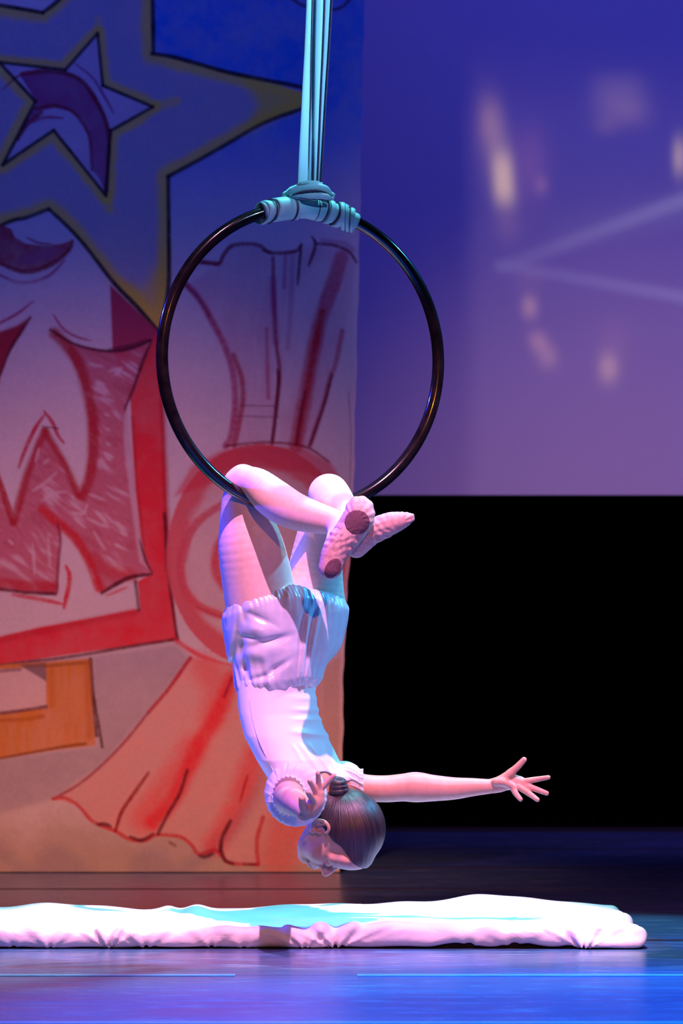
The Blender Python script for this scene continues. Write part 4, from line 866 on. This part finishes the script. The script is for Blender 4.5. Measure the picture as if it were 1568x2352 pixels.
def bloom_cut(g, X, Y, Z):
    yy = HY - (Z - H) / PX; xx = CX + X / PX
    wob = 0.8 * np.sin(xx * .5) + 0.8 * np.sin(Y / PX * .45)
    l1 = ((1342 + (668 - xx) * 0.335) - yy + wob) * 0.94; l2 = ((1342 + (xx - 676) * 0.26) - yy + wob) * 0.96
    waist = (yy - (1604 - (xx - 541) * 0.145)) * 0.98
    def smax(a, b, k): h = np.clip(0.5 - 0.5 * (a - b) / k, 0, 1); return a * (1 - h) + b * h + k * h * (1 - h)
    d = np.clip(g / px_, -60, 60); yd = Y / PX
    roof = np.maximum(l1, l2); waist = waist - 10 * sm((xx - 690) / 60)
    hem = np.clip(1 + roof / 26, 0, 1); wst = np.clip(1 + waist / 30, 0, 1)                    # elastic draws the cloth in
    d = d + 9 * sm(hem) + 9 * sm(wst) + 1.0 * np.sin(xx * .55 + yd * .5) * sm(np.clip(1 + roof / 55, 0, 1)) + 0.6 * np.sin(xx * .42 - yd * .5 + 1 + np.sin(xx * .13)) * sm(np.clip(1 + waist / 60, 0, 1))
    near = sm((660 - xx) / 60) * sm((yy - 1395) / 30) * sm((1585 - yy) / 40)
    for (x0, y0, a, wx, wy, ro) in [(596, 1420, 5, 34, 7, .45), (560, 1410, 4, 8, 26, -.25), (622, 1472, 5.5, 36, 8, -.3), (552, 1486, 6, 9, 24, .15), (575, 1465, 4, 20, 6, .2), (636, 1535, 5, 34, 8, -.6), (563, 1535, 5, 7, 22, -.15), (610, 1500, -4, 40, 16, -.2), (590, 1445, -4, 30, 12, .4), (600, 1555, 4, 26, 6, -.2)]:
        uu = (xx - x0) * math.cos(ro) + (yy - y0) * math.sin(ro); vv_ = -(xx - x0) * math.sin(ro) + (yy - y0) * math.cos(ro)
        d = d + a * np.exp(-(uu / wx) ** 2 - (vv_ / wy) ** 2) * (yd < 60)
    return smax(smax(d, np.clip(roof, -60, 60), 8.0), np.clip(waist, -60, 60), 10.0) * px_
sv.full(bloom_cut)
v, f = sv.mesh()
bl = link('bloomers', mesh_np('bloomers', v, f), M['satin'], person); bl['label'] = 'white satin bubble shorts gathered at the waist and legs'
# puff sleeves
def sleeve(rings_, n, ax1, ax2, fr, name='puff_sleeve'):
    out = []
    th_ = np.linspace(0, 2 * np.pi, n, endpoint=False)
    for (cx_, cy_, dp, r1, r2, am) in rings_:
        rr = 1 + am * (np.sin(th_ * fr + .6 * np.sin(th_ * 3)) + .5 * np.sin(th_ * fr * 1.7 + 1))
        out.append(P(cx_, cy_, dp) + (np.cos(th_) * rr)[:, None] * np.array(ax1) * r1 * px_ + (np.sin(th_) * rr)[:, None] * np.array(ax2) * r2 * px_)
    keys = np.array(out); m = []
    for u in np.linspace(0, len(keys) - 1.0001, 44):
        i = int(u); t = u - i
        a = keys[max(i - 1, 0)]; b = keys[i]; c = keys[min(i + 1, len(keys) - 1)]; d = keys[min(i + 2, len(keys) - 1)]
        m.append(0.5 * (2 * b + (c - a) * t + (2 * a - 5 * b + 4 * c - d) * t * t + (3 * b - a - 3 * c + d) * t ** 3))
    v, f = rings_mesh(m)
    o = link(name, mesh_np(name, v, f), M['sheer'], person); o['label'] = 'sheer white gathered puff sleeve'
    return o
ax_y = (0, 0, 1)
sleeve([(672, 1798, -30, 42, 46, .0), (672, 1812, -66, 60, 60, .006), (677, 1822, -100, 69, 70, .008), (679, 1826, -128, 70, 72, .010), (673, 1828, -146, 57, 64, .016), (665, 1829, -152, 40, 48, .022), (663, 1829, -158, 36, 44, .03), (662, 1829, -163, 38, 46, .035)], 240, (1, 0, 0), ax_y, 23)
sleeve([(766, 1790, 56, 34, 36, .0), (782, 1786, 62, 37, 37, .015), (800, 1788, 66, 38, 38, .03), (818, 1795, 68, 36, 36, .04), (826, 1800, 68, 33, 33, .05), (834, 1803, 69, 35, 35, .07)], 160, (0, 1, 0), ax_y, 17)
# ballet slippers
def wr(pts, seed, dirn):
    p0 = P(*pts[0][:3]); p1 = P(*pts[-1][:3]); ax = unit(p1 - p0); L = np.linalg.norm(p1 - p0)
    def f_(g, X, Y, Z):
        t = ((X - p0[0]) * ax[0] + (Y - p0[1]) * ax[1] + (Z - p0[2]) * ax[2]) / px_
        s_ = ((X - p0[0]) * -ax[2] + (Z - p0[2]) * ax[0]) / px_
        w1 = 5 * np.sin(s_ * .11 + seed) + 3 * np.sin(t * .07 + s_ * .06); a = (0.8 * np.sin((t + w1) * .36 + s_ * .22 + seed) + 0.7 * np.sin((t - w1) * .23 - s_ * .31 + seed * 2) + .5 * np.sin(s_ * .5 + t * .12)) * np.exp(-((t - 66) / 36) ** 2)
        a = a + 0.9 * np.sin(np.arctan2(s_, t - 118) * 15) * sm((t - 118) / 20) * sm((np.hypot(s_, t - 118) - 12) / 10)
        return g - a * px_
    return f_
def slipper(pts, infl, seed, flat_):
    pts = [(a, b, c, r + infl) for a, b, c, r in pts]
    P_ = np.array([P(*q[:3]) for q in pts]); m = 0.06
    vv = Vol(P_.min(0) - m, P_.max(0) + m, 0.0021)
    vv.add(C(pts, 12, flat_), 4 * px_)
    vv.full(wr(pts, seed, None)); return vv
s1 = slipper([(758, 1304, -276, 25), (773, 1262, -274, 30), (802, 1222, -276, 33), (823, 1189, -280, 34), (826, 1172, -276, 31)], 1.5, .4, ((0, 1, 0), 1.12))
v, f = s1.mesh(); sl = link('ballet_slipper', mesh_np('ballet_slipper', v, f), M['slipper'], person); sl['label'] = 'pink canvas ballet slipper with its sole to the viewer'
s2 = slipper([(818, 1256, -206, 24), (850, 1226, -224, 26), (888, 1206, -234, 26), (922, 1195, -240, 18), (942, 1189, -243, 9)], 1.2, 1.7, None)
v, f = s2.mesh(); sl2 = link('ballet_slipper', mesh_np('ballet_slipper', v, f), M['slipper'], person); sl2['label'] = 'pink canvas ballet slipper pointing sideways'
def patch(vol, cx_, cy_, rx, ry, rot, parent):
    q = Vol(vol.lo, vol.lo + vol.h * (vol.n - 1), vol.h); q.g = vol.g.copy()
    def f_(g, X, Y, Z):
        d = D0 + Y; xx = CX + X * F / d - cx_; yy = HY - (Z - H) * F / d - cy_
        u = xx * math.cos(rot) + yy * math.sin(rot); v_ = -xx * math.sin(rot) + yy * math.cos(rot)
        e = (np.sqrt((u / rx) ** 2 + (v_ / ry) ** 2) - 1) * min(rx, ry) * px_
        return np.maximum(np.maximum(g - 1.8 * px_, -(g + 1.5 * px_)), np.maximum(e, Y + 268 * px_))
    q.full(f_); v, f = q.mesh()
    o = link('sole_patch', mesh_np('sole_patch', v, f), M['suede'], parent); o['label'] = 'round plum suede sole patch'
patch(s1, 820, 1199, 29, 28, 0, sl); patch(s1, 764, 1305, 17, 25, 0.55, sl)
